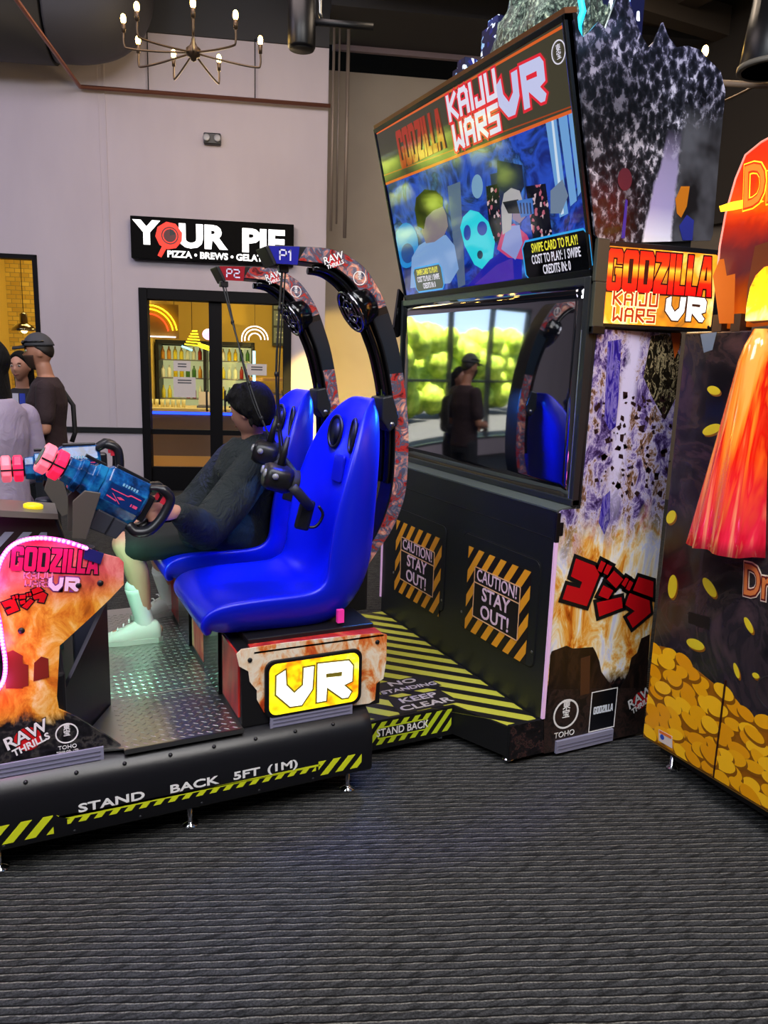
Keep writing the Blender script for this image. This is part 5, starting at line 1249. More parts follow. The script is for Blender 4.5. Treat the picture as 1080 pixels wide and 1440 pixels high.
# coin pile print
edge = spline([(-2.1695, yz(906, 905)[1], 0), (*yz(925, 908), 0), (*yz(945, 914), 0), (*yz(975, 938), 0), (*yz(1005, 962), 0), (*yz(1040, 990), 0), (*yz(1080, 1028), 0), (-1.45, .31, 0), (-1.12, .25, 0)], 4)
b = B(); b.prism([(-2.170, .11)]+[(-1.12, .11)]+[(p.x, p.y) for p in edge[::-1]], FXn(XF), 0, .0012); pile = mk('coin_pile', b, mat('coin_shadow_gold', '#9a5a0a', .3), drag)
rnd = random.Random(5)
COINM = [mat('coin_gold_a', '#f0a810', .25), mat('coin_gold_b', '#fbbc1c', .25), mat('coin_gold_c', '#e89a0c', .25)]
CRIM = mat('coin_rim_gold', '#8a5206', .3)
def edge_z(u):
    for p, q in zip(edge, edge[1:]):
        if p.x <= u <= q.x: return p.y+(q.y-p.y)*(u-p.x)/(q.x-p.x)
    return edge[0].y if u < edge[0].x else edge[-1].y
coins = []
u = -2.145
while u < -1.12:
    z = .13
    while z < edge_z(u)+.005:
        coins.append((u+rnd.uniform(-.022, .022), z+rnd.uniform(-.014, .014))); z += .046
    u += .062
rnd.shuffle(coins); coins.sort(key=lambda c: -round(c[1]*18))
CL = lambda q: clip_poly(clip_poly(q, (-2.1695, 0), (1, 0)), (0, .112), (0, 1))
n_part = 0; rest = [B(), B()]
for i, (cu, cz) in enumerate(coins):
    if cu > -1.13 or cu < -2.168: continue
    a = R(rnd.uniform(-32, 18)); rx, rz = rnd.uniform(.038, .05), rnd.uniform(.022, .032); z0 = .0013+i*.00003
    C2 = lambda ox, oz, k: [(cu+ox+k*(rx*math.cos(q)*math.cos(a)-rz*math.sin(q)*math.sin(a)), cz+oz+k*(rx*math.cos(q)*math.sin(a)+rz*math.sin(q)*math.cos(a))) for q in [6.2832*j/18 for j in range(18)]]
    bb = B(); bb.cur = 0; bb.prism(CL(C2(.003, -.009, 1.10)), FXn(XF), z0, z0+.00001); bb.cur = 1; bb.prism(CL(C2(0, 0, .97)), FXn(XF), z0, z0+.00003)
    if n_part < 100 and cu < -1.45:
        mk('printed_coin', bb, [CRIM, COINM[i % 3]], pile); n_part += 1
    else:
        rest[1].cur = 0; o0 = len(rest[1].v); rest[1].v += bb.v; rest[1].f += [[o0+j for j in f_] for f_ in bb.f]; rest[1].sm += bb.sm; rest[1].mi += bb.mi
o = mk('printed_coins', rest[1], [CRIM, COINM[1]], pile); o['kind'] = 'stuff'
def coin(px, py, rx, rz, rot):
    cu, cz = yz(px, py); a = R(rot); bb = B()
    C2 = lambda ox, oz, k: [(cu+ox+k*(rx*math.cos(q)*math.cos(a)-rz*math.sin(q)*math.sin(a)), cz+oz+k*(rx*math.cos(q)*math.sin(a)+rz*math.sin(q)*math.cos(a))) for q in [6.2832*j/20 for j in range(20)]]
    bb.prism(C2(.006, -.006, 1.0), FXn(XF), 0, .001); bb.cur = 1; bb.prism(C2(0, 0, 1.0), FXn(XF), .001, .002)
    mk('printed_coin', bb, [CRIM, mat('coin_lemon', '#dcc428', .3)], drag)
for q in ((1004, 549, .030, .015, -12), (1001, 604, .042, .018, 22), (944, 727, .030, .02, 60), (946, 825, .048, .022, 90), (998, 826, .042, .020, -40), (978, 906, .042, .020, 4), (1053, 879, .030, .012, -50), (1036, 943, .028, .010, -62), (1063, 950, .014, .010, 0)): coin(*q)
# access slot, warning label, panel seam
b = B(); b.prism([yz(968, 860), yz(998, 868), yz(998, 886), yz(968, 876)], FXn(XF), 0, .0012); mk('coin_slot', b, mat('slot_black', '#050507', .5), drag)
b = B(); b.prism([(-1.812, .11), (-1.806, .11), (-1.806, .50), (-1.812, .50)], FXn(XF), 0, .0062); mk('panel_seam', b, mat('seam_red_black', '#2a0a06', .4), drag)
b = B(); b.prism([yz(928, 1025), yz(947, 1035), yz(947, 1052), yz(928, 1041)], FXn(XF), .0062, .007); lb_ = mk('warning_label', b, mat('label_white', '#d8c8c0', .5), drag)
b = B(); b.prism([yz(929, 1026), yz(946, 1035), yz(946, 1039), yz(929, 1030)], FXn(XF), .0072, .0076); mk('label_stripe', b, mat('label_orange', '#e07028', .5), lb_)
b = B(); b.prism(ring2d(*yz(933, 1036), .011, .011, 16), FXn(XF), .0072, .0076); mk('label_disc', b, mat('label_blue', '#2c4cb0', .5), lb_)
# ghosted round emblem at the right
q = yz(1085, 975); shape('emblem_ring', [ring2d(q[0], q[1], .062, .062), ring2d(q[0], q[1], .056, .056)], FXn(XF-.001), mat('ghost_grey', '#2c282c', .4), drag)
# lettering, cut by the edge of the picture
def dra(px, py, size, m1, m2, m3, x):
    q = yz(px, py)
    G = FXn(x) @ Matrix.Translation((q[0], q[1], 0)) @ Matrix.Rotation(R(4), 4, 'Z')
    text('Dra', G, size, m1, drag, bold=.011, align='LEFT', sx=.72, sy=1.15, shear=-.05)
    text('Dra', G, size, m2, drag, bold=.007, align='LEFT', sx=.72, sy=1.15, shear=-.05, z=.0016)
    text('Dra', G, size, m3, drag, bold=.0015, align='LEFT', sx=.72, sy=1.15, shear=-.05, z=.003)
dra(1046, 816, .135, mat('dragon_cream', '#f0dcc8', .4), mat('dragon_maroon', '#6a1410', .4), mat('dragon_orange', '#d8783c', .4), XF-.0012)
# moulded flame fin
b = B(); rings = []
for k in range(15):
    f_ = k/14; z = 1.755-f_*(1.755-.985); yc = 1.842+.02*f_; hw = .042+.105*f_**1.1; pr = .055+.075*f_
    if k == 0: hw *= .55; pr *= .5
    if k == 1: hw *= .9; pr *= .85
    ring = []
    for j in range(25):
        a = math.pi*j/24; fl = 1+(.10*f_*math.cos(10*a))
        ring.append(V(XF+.004-pr*math.sin(a)**.8*fl, yc+hw*math.cos(a), z+.005*f_*math.sin(5*a)))
    ring += [V(XF+.008, yc-hw, z), V(XF+.008, yc+hw, z)]
    rings.append(ring)
b.loft(rings)
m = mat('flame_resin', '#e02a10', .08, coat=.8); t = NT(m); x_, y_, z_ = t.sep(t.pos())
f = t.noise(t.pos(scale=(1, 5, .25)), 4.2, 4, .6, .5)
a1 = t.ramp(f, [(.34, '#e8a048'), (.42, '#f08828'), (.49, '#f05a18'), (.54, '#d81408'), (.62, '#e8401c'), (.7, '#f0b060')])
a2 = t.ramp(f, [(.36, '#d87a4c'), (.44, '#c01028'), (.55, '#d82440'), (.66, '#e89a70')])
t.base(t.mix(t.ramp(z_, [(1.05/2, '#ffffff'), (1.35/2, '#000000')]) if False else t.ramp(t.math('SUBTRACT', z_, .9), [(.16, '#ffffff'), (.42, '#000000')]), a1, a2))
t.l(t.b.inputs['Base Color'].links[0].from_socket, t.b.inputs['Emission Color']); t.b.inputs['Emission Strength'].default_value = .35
mk('flame_fin', b, m, drag)
# translucent glowing arch on top
arch = [yz(1010, 462), yz(1001, 420), yz(1000, 390), yz(1004, 345), yz(1012, 300), yz(1026, 250), yz(1040, 216), yz(1062, 198), yz(1080, 188)]
arch = arch+[(-1.50, 2.50), (-1.38, 2.46), (-1.30, 2.36), (-1.25, 2.2), (-1.22, 2.0), (-1.22, 1.80)]
m = mat('glowing_arch', '#a03010', .25, coat=.4); t = NT(m); x_, y_, z_ = t.sep(t.pos())
f = t.noise(t.pos(), 4, 3, .6, 1)
c_ = t.ramp(t.math('SUBTRACT', t.math('ADD', z_, t.math('MULTIPLY', f, .12)), 1.86), [(0, '#b04c08'), (.10, '#7a2c0c'), (.15, '#4a1c20'), (.24, '#581a1c'), (.31, '#a82408'), (.38, '#f05010'), (.46, '#e83008'), (.62, '#e02408')])
t.base(c_); t.emis(c_, .75)
b = B(); b.prism(arch, FXn(XF+.03), -.03, .0); ar = mk('glowing_arch', b, m, drag, bevel=.003)
b = B(); b.tube([FXn(XF+.03) @ V(p[0], p[1], .0) for p in arch], .004, 6); mk('arch_edge', b, mat('edge_pink', '#f0a090', .3, emit='#ff9080', power=.6), ar)
b = B(); b.prism([yz(1012, 290), yz(1030, 284), yz(1062, 278), yz(1075, 283), yz(1060, 290), yz(1030, 296), yz(1014, 298)], FXn(XF), .031-.03, .0025); mk('flame_streak', b, mat('streak_yellow', '#ffd030', .4, emit='#ffc820', power=1.3), ar)
b = B(); b.prism([yz(1003, 388), yz(1012, 365), yz(1018, 364), yz(1022, 388), yz(1034, 385), yz(1032, 455), yz(1012, 455)], FXn(XF), 0, .0015); mk('ember_print', b, mat('ember_orange', '#a85008', .4, emit='#a84c06', power=.7), ar)
b = B(); b.prism([yz(1060, 455), yz(1048, 450), yz(1052, 400), yz(1062, 346), yz(1080, 340), (-1.5, 2.02), (-1.45, 1.80)], FXn(XF), 0, .0015); mk('arch_recess', b, mat('recess_umber', '#5c2a12', .4, emit='#6a2c0c', power=.35), ar)
dome = [yz(1053, 452), yz(1055, 430), yz(1060, 405), yz(1068, 388), yz(1080, 376)]+[(-1.60, 1.98), (-1.50, 1.90), (-1.47, 1.79)]
m = mat('flame_dome', '#ffd820', .4); t = NT(m); x_, y_, z_ = t.sep(t.pos()); f = t.noise(t.pos(), 9, 3, .6, 1.4)
c_ = t.ramp(t.math('ADD', t.math('MULTIPLY', t.math('SUBTRACT', z_, 1.78), 2.2), t.math('MULTIPLY', f, .5)), [(.2, '#fff0a0'), (.34, '#ffe820'), (.55, '#ffc010'), (.7, '#ff5008')]); t.base(c_); t.emis(c_, 1.2)
b = B(); b.prism(dome, FXn(XF), .0015, .02); mk('flame_dome', b, m, ar, bevel=.003)
dra(1046, 268, .17, mat('dragon_lit_yellow', '#ffd838', .4, emit='#ffd020', power=1.0), mat('dragon_lit_red', '#c83808', .4, emit='#c03008', power=.7), mat('dragon_lit_orange', '#f08028', .4, emit='#e86818', power=.8), XF-.003)
for y_ in (2.03, 1.95):
    b = B(); b.box(XF+.0, XF+.06, y_-.02, y_+.02, 1.75, 1.81); mk('arch_bracket', b, mat('bracket_brown', '#3a2418', .5), drag)
b = B(); b.prism([yz(985, 470), yz(1008, 467), yz(1002, 492), yz(990, 496)], FXn(XF), 0, .001); mk('screw_patch', b, mat('patch_bluegrey', '#6c7c90', .3), drag)
for (x, y_) in ((2.36, 2.06), (2.40, 1.2)):
    b = B(); b.lathe([(.026, 0), (.026, .012), (.014, .02), (.011, .11)], Matrix.Translation((x, y_, 0)), 16); mk('foot', b, CHROME, drag)
b = B(); b.box(XF+.05, 3.2, 1.15, 2.12, .05, .10); mk('skid_frame', b, BLACKM, drag)
lamp('arch_light', 'AREA', (2.2, 1.6, 2.05), 2.2*LK, (1, .45, .1), .4, (1.0, 1.7, 2.0))

# ================================================================== MOUNTED GUNS
GBLUE = mat('gun_blue', '#0a3c78', .22, coat=.3); t = NT(GBLUE); t.base(t.ramp(t.noise(t.pos(), 16, 3, .6), [(.35, '#06264e'), (.5, '#0c4a8c'), (.66, '#1c78b0')]))
GDK = mat('gun_dark', '#15161c', .35); GMAG = mat('gun_magazine', '#33363f', .4)
def octo(x, hw, hh, c=.42, zo=0): return [V(x, a*hw, zo+d*hh) for a, d in ((1, c), (c, 1), (-c, 1), (-1, c), (-1, -c), (-c, -1), (c, -1), (1, -c))]
def build_gun(name, label, M_):
    g = thing(name, label, 'light gun', (0, 0, 0), 'mounted blue guns', local=True, mtx=M_)
    b = B(); b.loft([octo(.0, .05, .085), octo(.012, .066, .102), octo(.18, .066, .098), octo(.20, .05, .078)], smooth=False); mk('receiver', b, GBLUE, g, bevel=.005)
    b = B(); b.loft([octo(.198, .05, .075), octo(.20, .058, .084), octo(.235, .058, .082), octo(.245, .046, .066), octo(.27, .044, .06), octo(.275, .056, .072), octo(.30, .056, .07), octo(.305, .044, .056), octo(.345, .042, .052)], smooth=False); mk('barrel_shroud', b, GBLUE, g, bevel=.003)
    b = B(); b.cyl((.335, 0, 0), (.45, 0, 0), .040, .040, 16); mk('barrel', b, GDK, g)
    PK = mat('pink_ring', '#ff2858', .3, emit='#ff2450', power=.75); PK2 = mat('pale_pink_ring', '#ff8090', .3, emit='#f06078', power=.75)
    for x0, x1, mm in ((.352, .396, PK), (.404, .448, PK2)):
        b = B(); b.loft([octo(x0, .046, .05), octo(x0+.006, .056, .062), octo(x1-.006, .056, .062), octo(x1, .046, .05)], smooth=False); rg = mk('glow_ring', b, mm, g, bevel=.003)
    for s in (-1, 1):
        b = B(); b.box(.352, .448, s*.0575-.0012, s*.0575+.0012, -.004, .004); mk('ring_groove', b, GDK, g)
    b = B(); b.box(.02, .17, -.014, .014, .098, .112); mk('top_rail', b, GDK, g, bevel=.003)
    b = B(); b.box(.21, .30, -.010, .010, .078, .092); mk('front_rail', b, GDK, g, bevel=.003)
    for s in (-1, 1):
        b = B(); b.prism([(.02, -.038), (.17, -.038), (.17, .038), (.02, .038)], frame((0, s*.0660, 0), (1, 0, 0), (0, 0, 1)), -.0012, .0012); sp = mk('side_plate', b, mat('gun_plate', '#0e2c66', .25), g)
        b = B(); F = frame((0, s*.0678, 0), (1, 0, 0), (0, 0, 1))
        for q in ([(.03, .02), (.075, .02), (.085, .012), (.16, .012), (.16, .016), (.088, .016), (.078, .025), (.03, .025)], [(.03, -.02), (.05, -.02), (.05, -.008), (.03, -.008)], [(.055, -.02), (.06, -.02), (.06, -.008), (.055, -.008)], [(.10, -.03), (.105, -.03), (.15, .0), (.145, .0)], [(.12, -.026), (.165, -.02), (.165, -.015), (.12, -.021)], [(.09, -.006), (.11, -.002), (.125, -.008), (.11, -.014)]):
            b.prism(q, F, -.0006, .0006)
        mk('circuit_print', b, mat('gun_pink_print', '#d84878', .35), sp)
        b = B()
        for k in range(6): b.box(.06+.012*k, .066+.012*k, s*.0645-.0035, s*.0645+.0035, .044, .056)
        mk('vent_slots', b, mat('gun_light_slot', '#7cb8d8', .3), g)
    b = B(); b.loft([[V(.015, s1, -.085) for s1 in ()]] if False else [[V(.02, -.045, -.09), V(.02, .045, -.09), V(.16, .045, -.085), V(.16, -.045, -.085)], [V(.035, -.042, -.17), V(.035, .042, -.17), V(.155, .042, -.175), V(.155, -.042, -.175)]], smooth=False); mg_ = mk('magazine', b, GMAG, g, bevel=.006)
    b = B(); b.box(.085, .09, -.047, .047, -.168, -.09); mk('magazine_groove', b, GDK, mg_)
    for s in (-1, 1):
        b = B(); b.tube(spline([(.012, s*.035, .085), (-.03, s*.055, .105), (-.075, s*.06, .085), (-.085, s*.06, .03), (-.08, s*.06, -.03), (-.06, s*.058, -.08), (-.02, s*.045, -.105), (.02, s*.03, -.09)], 5), [.020]*5+[.027]*30+[.022], 12, flat=.8); gp = mk('hand_grip', b, GDK, g)
        b = B(); b.box(-.062, -.045, s*.058-.008, s*.058+.008, .05, .085); mk('trigger', b, mat('trigger_red', '#c0283c', .35), gp)
    b = B(); b.box(-.03, .02, -.035, .035, -.06, .06); mk('back_plate', b, GDK, g, bevel=.008)
    YK = mat('yoke_taupe', '#5c5650', .4, .3)
    F = frame((0, -.074, 0), (1, 0, 0), (0, 0, 1))
    y_ = mk('yoke', B().prism([(.19, -.02), (.25, -.04), (.27, -.10), (.20, -.235), (.15, -.215), (.17, -.12)], F, -.005, .005), YK, g, bevel=.003)
    b = B(); b.prism([(.212, -.075), (.232, -.085), (.205, -.175), (.187, -.165)], F, .004, .0065); mk('yoke_slot', b, GDK, y_)
    mk('yoke', B().prism([(.19, -.02), (.25, -.04), (.27, -.10), (.20, -.235), (.15, -.215), (.17, -.12)], frame((0, .074, 0), (1, 0, 0), (0, 0, 1)), -.005, .005), YK, g, bevel=.003)
    return g
def gun_matrix(p, d, s):
    d = Vector(d).normalized(); side_ = Vector((0, 0, 1)).cross(d).normalized(); up_ = d.cross(side_)
    M_ = Matrix.Identity(4)
    for i in range(3): M_[i][0] = d[i]*s; M_[i][1] = side_[i]*s; M_[i][2] = up_[i]*s; M_[i][3] = p[i]
    return M_
g1 = build_gun('mounted_gun', 'nearer blue mounted gun, pink glowing muzzle rings, tipped upward over the console', gun_matrix((.405, 2.87, 1.058), (-.329, -.02, .194), .86))
g2 = build_gun('mounted_gun', 'farther blue mounted gun, held level and cut by the left picture edge', gun_matrix((.325, 3.47, 1.135), (-1, 0, -.02), .86))

# ================================================================== VR HEADSETS HANGING ON CORDS
def headset(label, top, mid, c, yaw):
    h = thing('vr_headset', label, 'headset', c, 'hanging headsets')
    F = Matrix.Translation(c) @ Matrix.Rotation(yaw, 4, 'Z') @ Matrix.Rotation(R(14), 4, 'Y')      # local -x is the front of the visor
    b = B(); b.loft([[F @ V(x, y*wy, z*hz) for y, z in [(math.copysign(abs(math.cos(a))**.55, math.cos(a)), math.copysign(abs(math.sin(a))**.55, math.sin(a))) for a in [6.2832*k/20 for k in range(20)]]] for x, wy, hz in ((-.055, .060, .030), (-.052, .072, .040), (-.035, .080, .048), (.0, .082, .050), (.03, .078, .050), (.05, .066, .042))]); mk('visor', b, BLACK, h)
    b = B()
    for y in (-.05, .05): b.lathe([(.017, 0), (.017, .006), (.013, .010), (.0005, .008)], F @ Matrix.Translation((-.052, y, .012)) @ Matrix.Rotation(R(-90), 4, 'Y'), 14)
    b.lathe([(.012, 0), (.012, .006), (.0005, .008)], F @ Matrix.Translation((-.02, -.081, .012)) @ Matrix.Rotation(R(90), 4, 'X'), 12); mk('camera_lens', b, mat('lens_grey', '#8c8c90', .2), h)
    b = B(); b.loft([[F @ V(x, y*wy, z*hz) for y, z in [(math.cos(a), math.sin(a)) for a in [6.2832*k/16 for k in range(16)]]] for x, wy, hz in ((.045, .066, .042), (.075, .072, .046), (.08, .05, .03))]); mk('face_cushion', b, mat('cushion_black', '#161618', .8), h)
    b = B(); b.tube([F @ V(.05+.10*math.sin(a)*1.0, -.075*math.cos(a), -.01-.07*math.sin(a)) for a in [math.pi*k/14 for k in range(15)]], [.010]*15, 8, flat=1.9); mk('head_strap', b, mat('strap_black', '#1a1a1e', .6), h)
    b = B(); b.box(-.025, .03, -.012, .012, -.075, .0); b.M = F @ Matrix.Translation((.135, 0, -.115)); b.v = []; b.f = []; b.sm = []; b.mi = []; b.box(-.028, .03, -.014, .014, -.06, .06); mk('strap_dial_housing', b, BLACK, h, bevel=.01)
    b = B(); b.tube(spline([F @ V(.15, 0, -.16), F @ V(.19, 0, -.15), F @ V(.205, 0, -.10), F @ V(.18, 0, -.07)], 4), .006, 6); mk('strap_loop', b, BLACK, h)
    b = B(); pts = spline([top, mid, F @ V(0, 0, .055)], 14); b.tube(pts, .0045, 6)
    b.tube(spline([top+V(.012, 0, 0), mid+V(.010, .004, -.06), F @ V(.02, .02, .05)], 14), .003, 6)
    for k in (6, 14, 21): b.ball(pts[k], .008, None, .012, None, 8, 6)
    b.cyl(F @ V(0, 0, .16), F @ V(0, 0, .045), .008, .016, 10); mk('cord', b, mat('cord_black', '#0c0c0e', .5), h)
    b = B(); b.box(top.x-.014, top.x+.022, top.y-.012, top.y+.012, top.z-.005, top.z+.02); mk('cord_clip', b, BLACK, h, bevel=.003)
    return h
headset('black headset hanging nearest the empty blue seat, under the P1 arm', V(.905, 2.76, 1.918), V(.878, 2.74, 1.55), V(.885, 2.74, 1.165), R(-12))
headset('black headset hanging behind the hooded person, under the P2 arm', V(.862, 3.46, 1.915), V(.905, 3.19, 1.50), V(.955, 3.10, 1.215), R(-25))
# ================================================================== PEOPLE
SKIN = mat('skin', '#b07a62', .5); SKIN2 = mat('skin_pale', '#c08a74', .5); HAIRD = mat('dark_hair', '#0c0a0a', .8, spec=.2); _t = NT(HAIRD); _t.bump(_t.noise(_t.pos(scale=(1, 1, .35)), 90, 3, .6), .8, .01)
def limb(b, pts, rad, n=12):
    P = spline(pts, 5); m_ = len(pts)-1; rs = []
    for i in range(len(P)):
        t_ = i/(len(P)-1)*m_; k = min(int(t_), m_-1); rs.append(rad[k]+(rad[k+1]-rad[k])*(t_-k))
    b.tube(P, rs, n); b.ball(P[0], rs[0]*.98, None, None, None, 10, 8); b.ball(P[-1], rs[-1]*.98, None, None, None, 10, 8)
def torso(b, cs, side, infl=0.0):
    """stack of ellipses: centre, half width, half depth"""
    s = Vector(side).normalized(); rings = []
    for i, (c, w, d) in enumerate(cs):
        c = Vector(c); a = Vector(cs[max(i-1, 0)][0]); e = Vector(cs[min(i+1, len(cs)-1)][0]); up_ = (e-a).normalized(); fwd_ = up_.cross(s).normalized()
        rings.append([c+s*(math.cos(q)*(w+infl))+fwd_*(math.sin(q)*(d+infl)) for q in [6.2832*k/18 for k in range(18)]])
    b.loft(rings)
def head_frame(c, fwd, tilt=0.0):
    f_ = Vector(fwd).normalized(); l = Vector((0, 0, 1)).cross(f_).normalized(); u_ = f_.cross(l)
    M_ = Matrix.Identity(4)
    for i in range(3): M_[i][0] = f_[i]; M_[i][1] = l[i]; M_[i][2] = u_[i]; M_[i][3] = c[i]
    return M_
def head_pt(a, c, s=1.0, grow=0.0):
    """a: polar angle from the crown, c: azimuth from the face"""
    x = math.sin(a)*math.cos(c); y = math.sin(a)*math.sin(c); z = math.cos(a)
    X, Y, Z = x*(.098+grow), y*(.077+grow), z*(.118+grow)
    if z < 0: Y *= 1-.34*(-z)**1.2; X = X*(1-.20*(-z)) + .022*(-z)*(1 if x > -.2 else .2)
    if grow == 0:
        g = lambda dy, dz, sy, sz: math.exp(-((y-dy)/sy)**2-((z-dz)/sz)**2) if x > 0 else 0
        X += .024*g(0, -.16, .13, .16)-.012*g(.38, .06, .17, .12)-.012*g(-.38, .06, .17, .12)+.007*g(0, -.52, .28, .07)+.006*g(0, -.66, .28, .06)+.010*g(0, -.88, .3, .14)+.006*g(0, .25, .6, .1)
    return V(X*s, Y*s, Z*s)
def head(b, M_, s=1.0):
    nu, nv = 36, 28; vs = [M_ @ head_pt(math.pi*(i+.001)/(nv+.002), 6.2832*k/nu, s) for i in range(nv+1) for k in range(nu)]
    b.add(vs, [(i*nu+k, i*nu+(k+1) % nu, (i+1)*nu+(k+1) % nu, (i+1)*nu+k) for i in range(nv) for k in range(nu)], True)
    for sd in (-1, 1): b.ball(M_ @ V(-.008*s, sd*.076*s, -.01*s), .018*s, .010*s, .031*s, M_.to_3x3().to_4x4(), 10, 8)
def hair_cap(b, M_, s, low, fringe, grow=.012, nu=36, nv=16):
    """hair: crown shell whose lower edge drops to `low` (polar angle) at the back and to `fringe` over the face"""
    vs = []
    for i in range(nv+1):
        for k in range(nu):
            c = 6.2832*k/nu; w = .5+.5*math.cos(c); w = w**1.3; end = low+(fringe-low)*w; a = end*(i+.02)/nv
            p = head_pt(a, c, s, grow*(1+.25*math.sin(9*c+i)*.4)*(1 if i < nv else .4)); vs.append(M_ @ p)
    inner = [M_ @ (head_pt(max(.02, (low+(fringe-low)*(.5+.5*math.cos(6.2832*k/nu))**1.3)*(i+.02)/nv), 6.2832*k/nu, s, -.022)) for i in range(nv, -1, -1) for k in range(nu)]
    vs2 = vs+inner; nv2 = 2*nv+1
    b.add(vs2, [(i*nu+k, i*nu+(k+1) % nu, (i+1)*nu+(k+1) % nu, (i+1)*nu+k) for i in range(nv2) for k in range(nu)], True); return
    b.add(vs, [(i*nu+k, i*nu+(k+1) % nu, (i+1)*nu+(k+1) % nu, (i+1)*nu+k) for i in range(nv) for k in range(nu)], True)
def face_bits(p, M_, s, brow=HAIRD):
    for sd in (-1, 1):
        b = B(); b.ball(M_ @ V(.083*s, sd*.030*s, .012*s), .010*s, .013*s, .008*s, M_.to_3x3().to_4x4(), 10, 8); e = mk('eye', b, mat('eye_white', '#c8c0bc', .3), p)
        b = B(); b.ball(M_ @ V(.0905*s, sd*.030*s, .012*s), .004*s, .006*s, .006*s, M_.to_3x3().to_4x4(), 8, 6); mk('iris', b, mat('iris_dark', '#1a100c', .3), e)
        b = B(); b.tube([M_ @ V(.088*s, sd*.016*s, .030*s), M_ @ V(.092*s, sd*.030*s, .035*s), M_ @ V(.082*s, sd*.046*s, .031*s)], .0035*s, 6); mk('eyebrow', b, brow, p)
    b = B(); b.tube([M_ @ V(.083*s, -.020*s, -.062*s), M_ @ V(.097*s, 0, -.062*s), M_ @ V(.083*s, .020*s, -.062*s)], [.003*s, .0055*s, .003*s], 6); mk('lips', b, mat('lips', '#8a4a44', .5), p)
def hand(b, wrist, d, palm_n, curl=.5, s=1.0, thumb=1):
    """palm plus four fingers and a thumb; d points along the hand, palm_n out of the palm"""
    d = Vector(d).normalized(); n = Vector(palm_n); n = (n-d*n.dot(d)).normalized(); w = d.cross(n)
    W = Vector(wrist); q = W+d*.085*s
    rings = []
    for t_, hw, hd in ((0, .027, .020), (.25, .034, .018), (.7, .042, .015), (1, .041, .012)):
        c = W+d*.085*s*t_; rings.append([c+w*(math.cos(a)*hw*s)+n*(math.sin(a)*hd*s) for a in [6.2832*k/12 for k in range(12)]])
    b.loft(rings)
    for k, (off, L, rr) in enumerate(((.031, .068, .0085), (.010, .076, .009), (-.011, .071, .0085), (-.031, .056, .0078))):
        p0 = q+w*off*s*thumb-d*.012*s; p1 = q+w*off*s*1.05*thumb+d*L*.42*s+n*.012*curl*s
        a = curl*1.1; p2 = p1+(d*math.cos(a)+n*math.sin(a))*L*.36*s; a2 = curl*2.0; p3 = p2+(d*math.cos(a2)+n*math.sin(a2))*L*.26*s
        b.tube(spline([p0, p1, p2, p3], 3), [rr*s]*4+[rr*.95*s]*3+[rr*.85*s]*3, 8); b.ball(p3, rr*.86*s, None, None, None, 8, 6)
    t0 = W+d*.028*s+w*.026*s*thumb; t1 = t0+(d*.7+w*.75*thumb+n*.25).normalized()*.036*s; t2 = t1+(d*.85+w*.35*thumb+n*.5*curl).normalized()*.030*s; t3 = t2+(d*.85+w*.1*thumb+n*.7*curl).normalized()*.022*s
    b.tube(spline([t0, t1, t2, t3], 3), [.0125*s]*3+[.0105*s]*4+[.009*s]*3, 8); b.ball(t3, .009*s, None, None, None, 8, 6)
def shoe(b, heel, toe, up_=(0, 0, 1), s=1.0, sole=.0):
    h = Vector(heel); t_ = Vector(toe); d = (t_-h).normalized(); L = (t_-h).length; sd = Vector((0, 0, 1)).cross(d).normalized(); rings = []
    for f_, w, top_ in ((0, .022, .055), (.06, .034, .082), (.25, .038, .092), (.42, .038, .082), (.62, .044, .058), (.82, .042, .042), (.95, .028, .030), (1, .012, .016)):
        c = h+d*L*f_; ring = []
        for k in range(16):
            a = 6.2832*k/16; zz = math.sin(a)
            ring.append(c+sd*math.cos(a)*w*s*(1.08 if zz < 0 else 1)+V(0, 0, top_*s*(.5+.5*zz) if zz > -.6 else 0))
        rings.append(ring)
    b.loft(rings)

# ---------------------------------------------------------------- seated player in the farther seat
pl = thing('person', 'person in dark hoodie and black shorts seated in the farther blue seat', 'person', (.95, 3.5, .35))
hc = V(.972, 3.42, 1.372); HM = head_frame(hc, (-.66, .72, -.22))
b = B(); head(b, HM, .94)
limb(b, [(1.005, 3.47, 1.20), (.985, 3.44, 1.30)], [.055, .052])
torso(b, [((1.0, 3.5, .80), .15, .11), ((.99, 3.49, .95), .14, .10), ((.965, 3.48, 1.08), .165, .11), ((.98, 3.48, 1.20), .12, .08)], (0, 1, 0))
for s, sh, el, wr in ((-1, (.955, 3.30, 1.13), (.70, 3.15, .90), (.54, 2.93, 1.02)), (1, (.955, 3.65, 1.13), (.76, 3.68, .90), (.58, 3.58, .88))):
    limb(b, [sh, tuple((Vector(sh)+Vector(el))/2), el], [.05, .045, .038]); limb(b, [el, tuple((Vector(el)+Vector(wr))/2), wr], [.038, .034, .026])
hand(b, (.545, 2.935, 1.017), (-.55, -.38, .10), (-.3, .8, -.3), .75, .95, -1)
hand(b, (.585, 3.58, .88), (-1, -.1, -.12), (0, 0, -1), .4, .95, 1)
legs = []
for hp, kn, an in (((.99, 3.41, .80), (.40, 3.37, .80), (.470, 3.385, .46)), ((.99, 3.59, .80), (.54, 3.66, .79), (.635, 3.72, .46))):
    limb(b, [hp, tuple((Vector(hp)+Vector(kn))/2+V(0, 0, .01)), kn], [.085, .075, .056]); limb(b, [kn, tuple((Vector(kn)*.6+Vector(an)*.4)+V(.022, 0, 0)), an], [.054, .052, .034]); legs.append((kn, an))
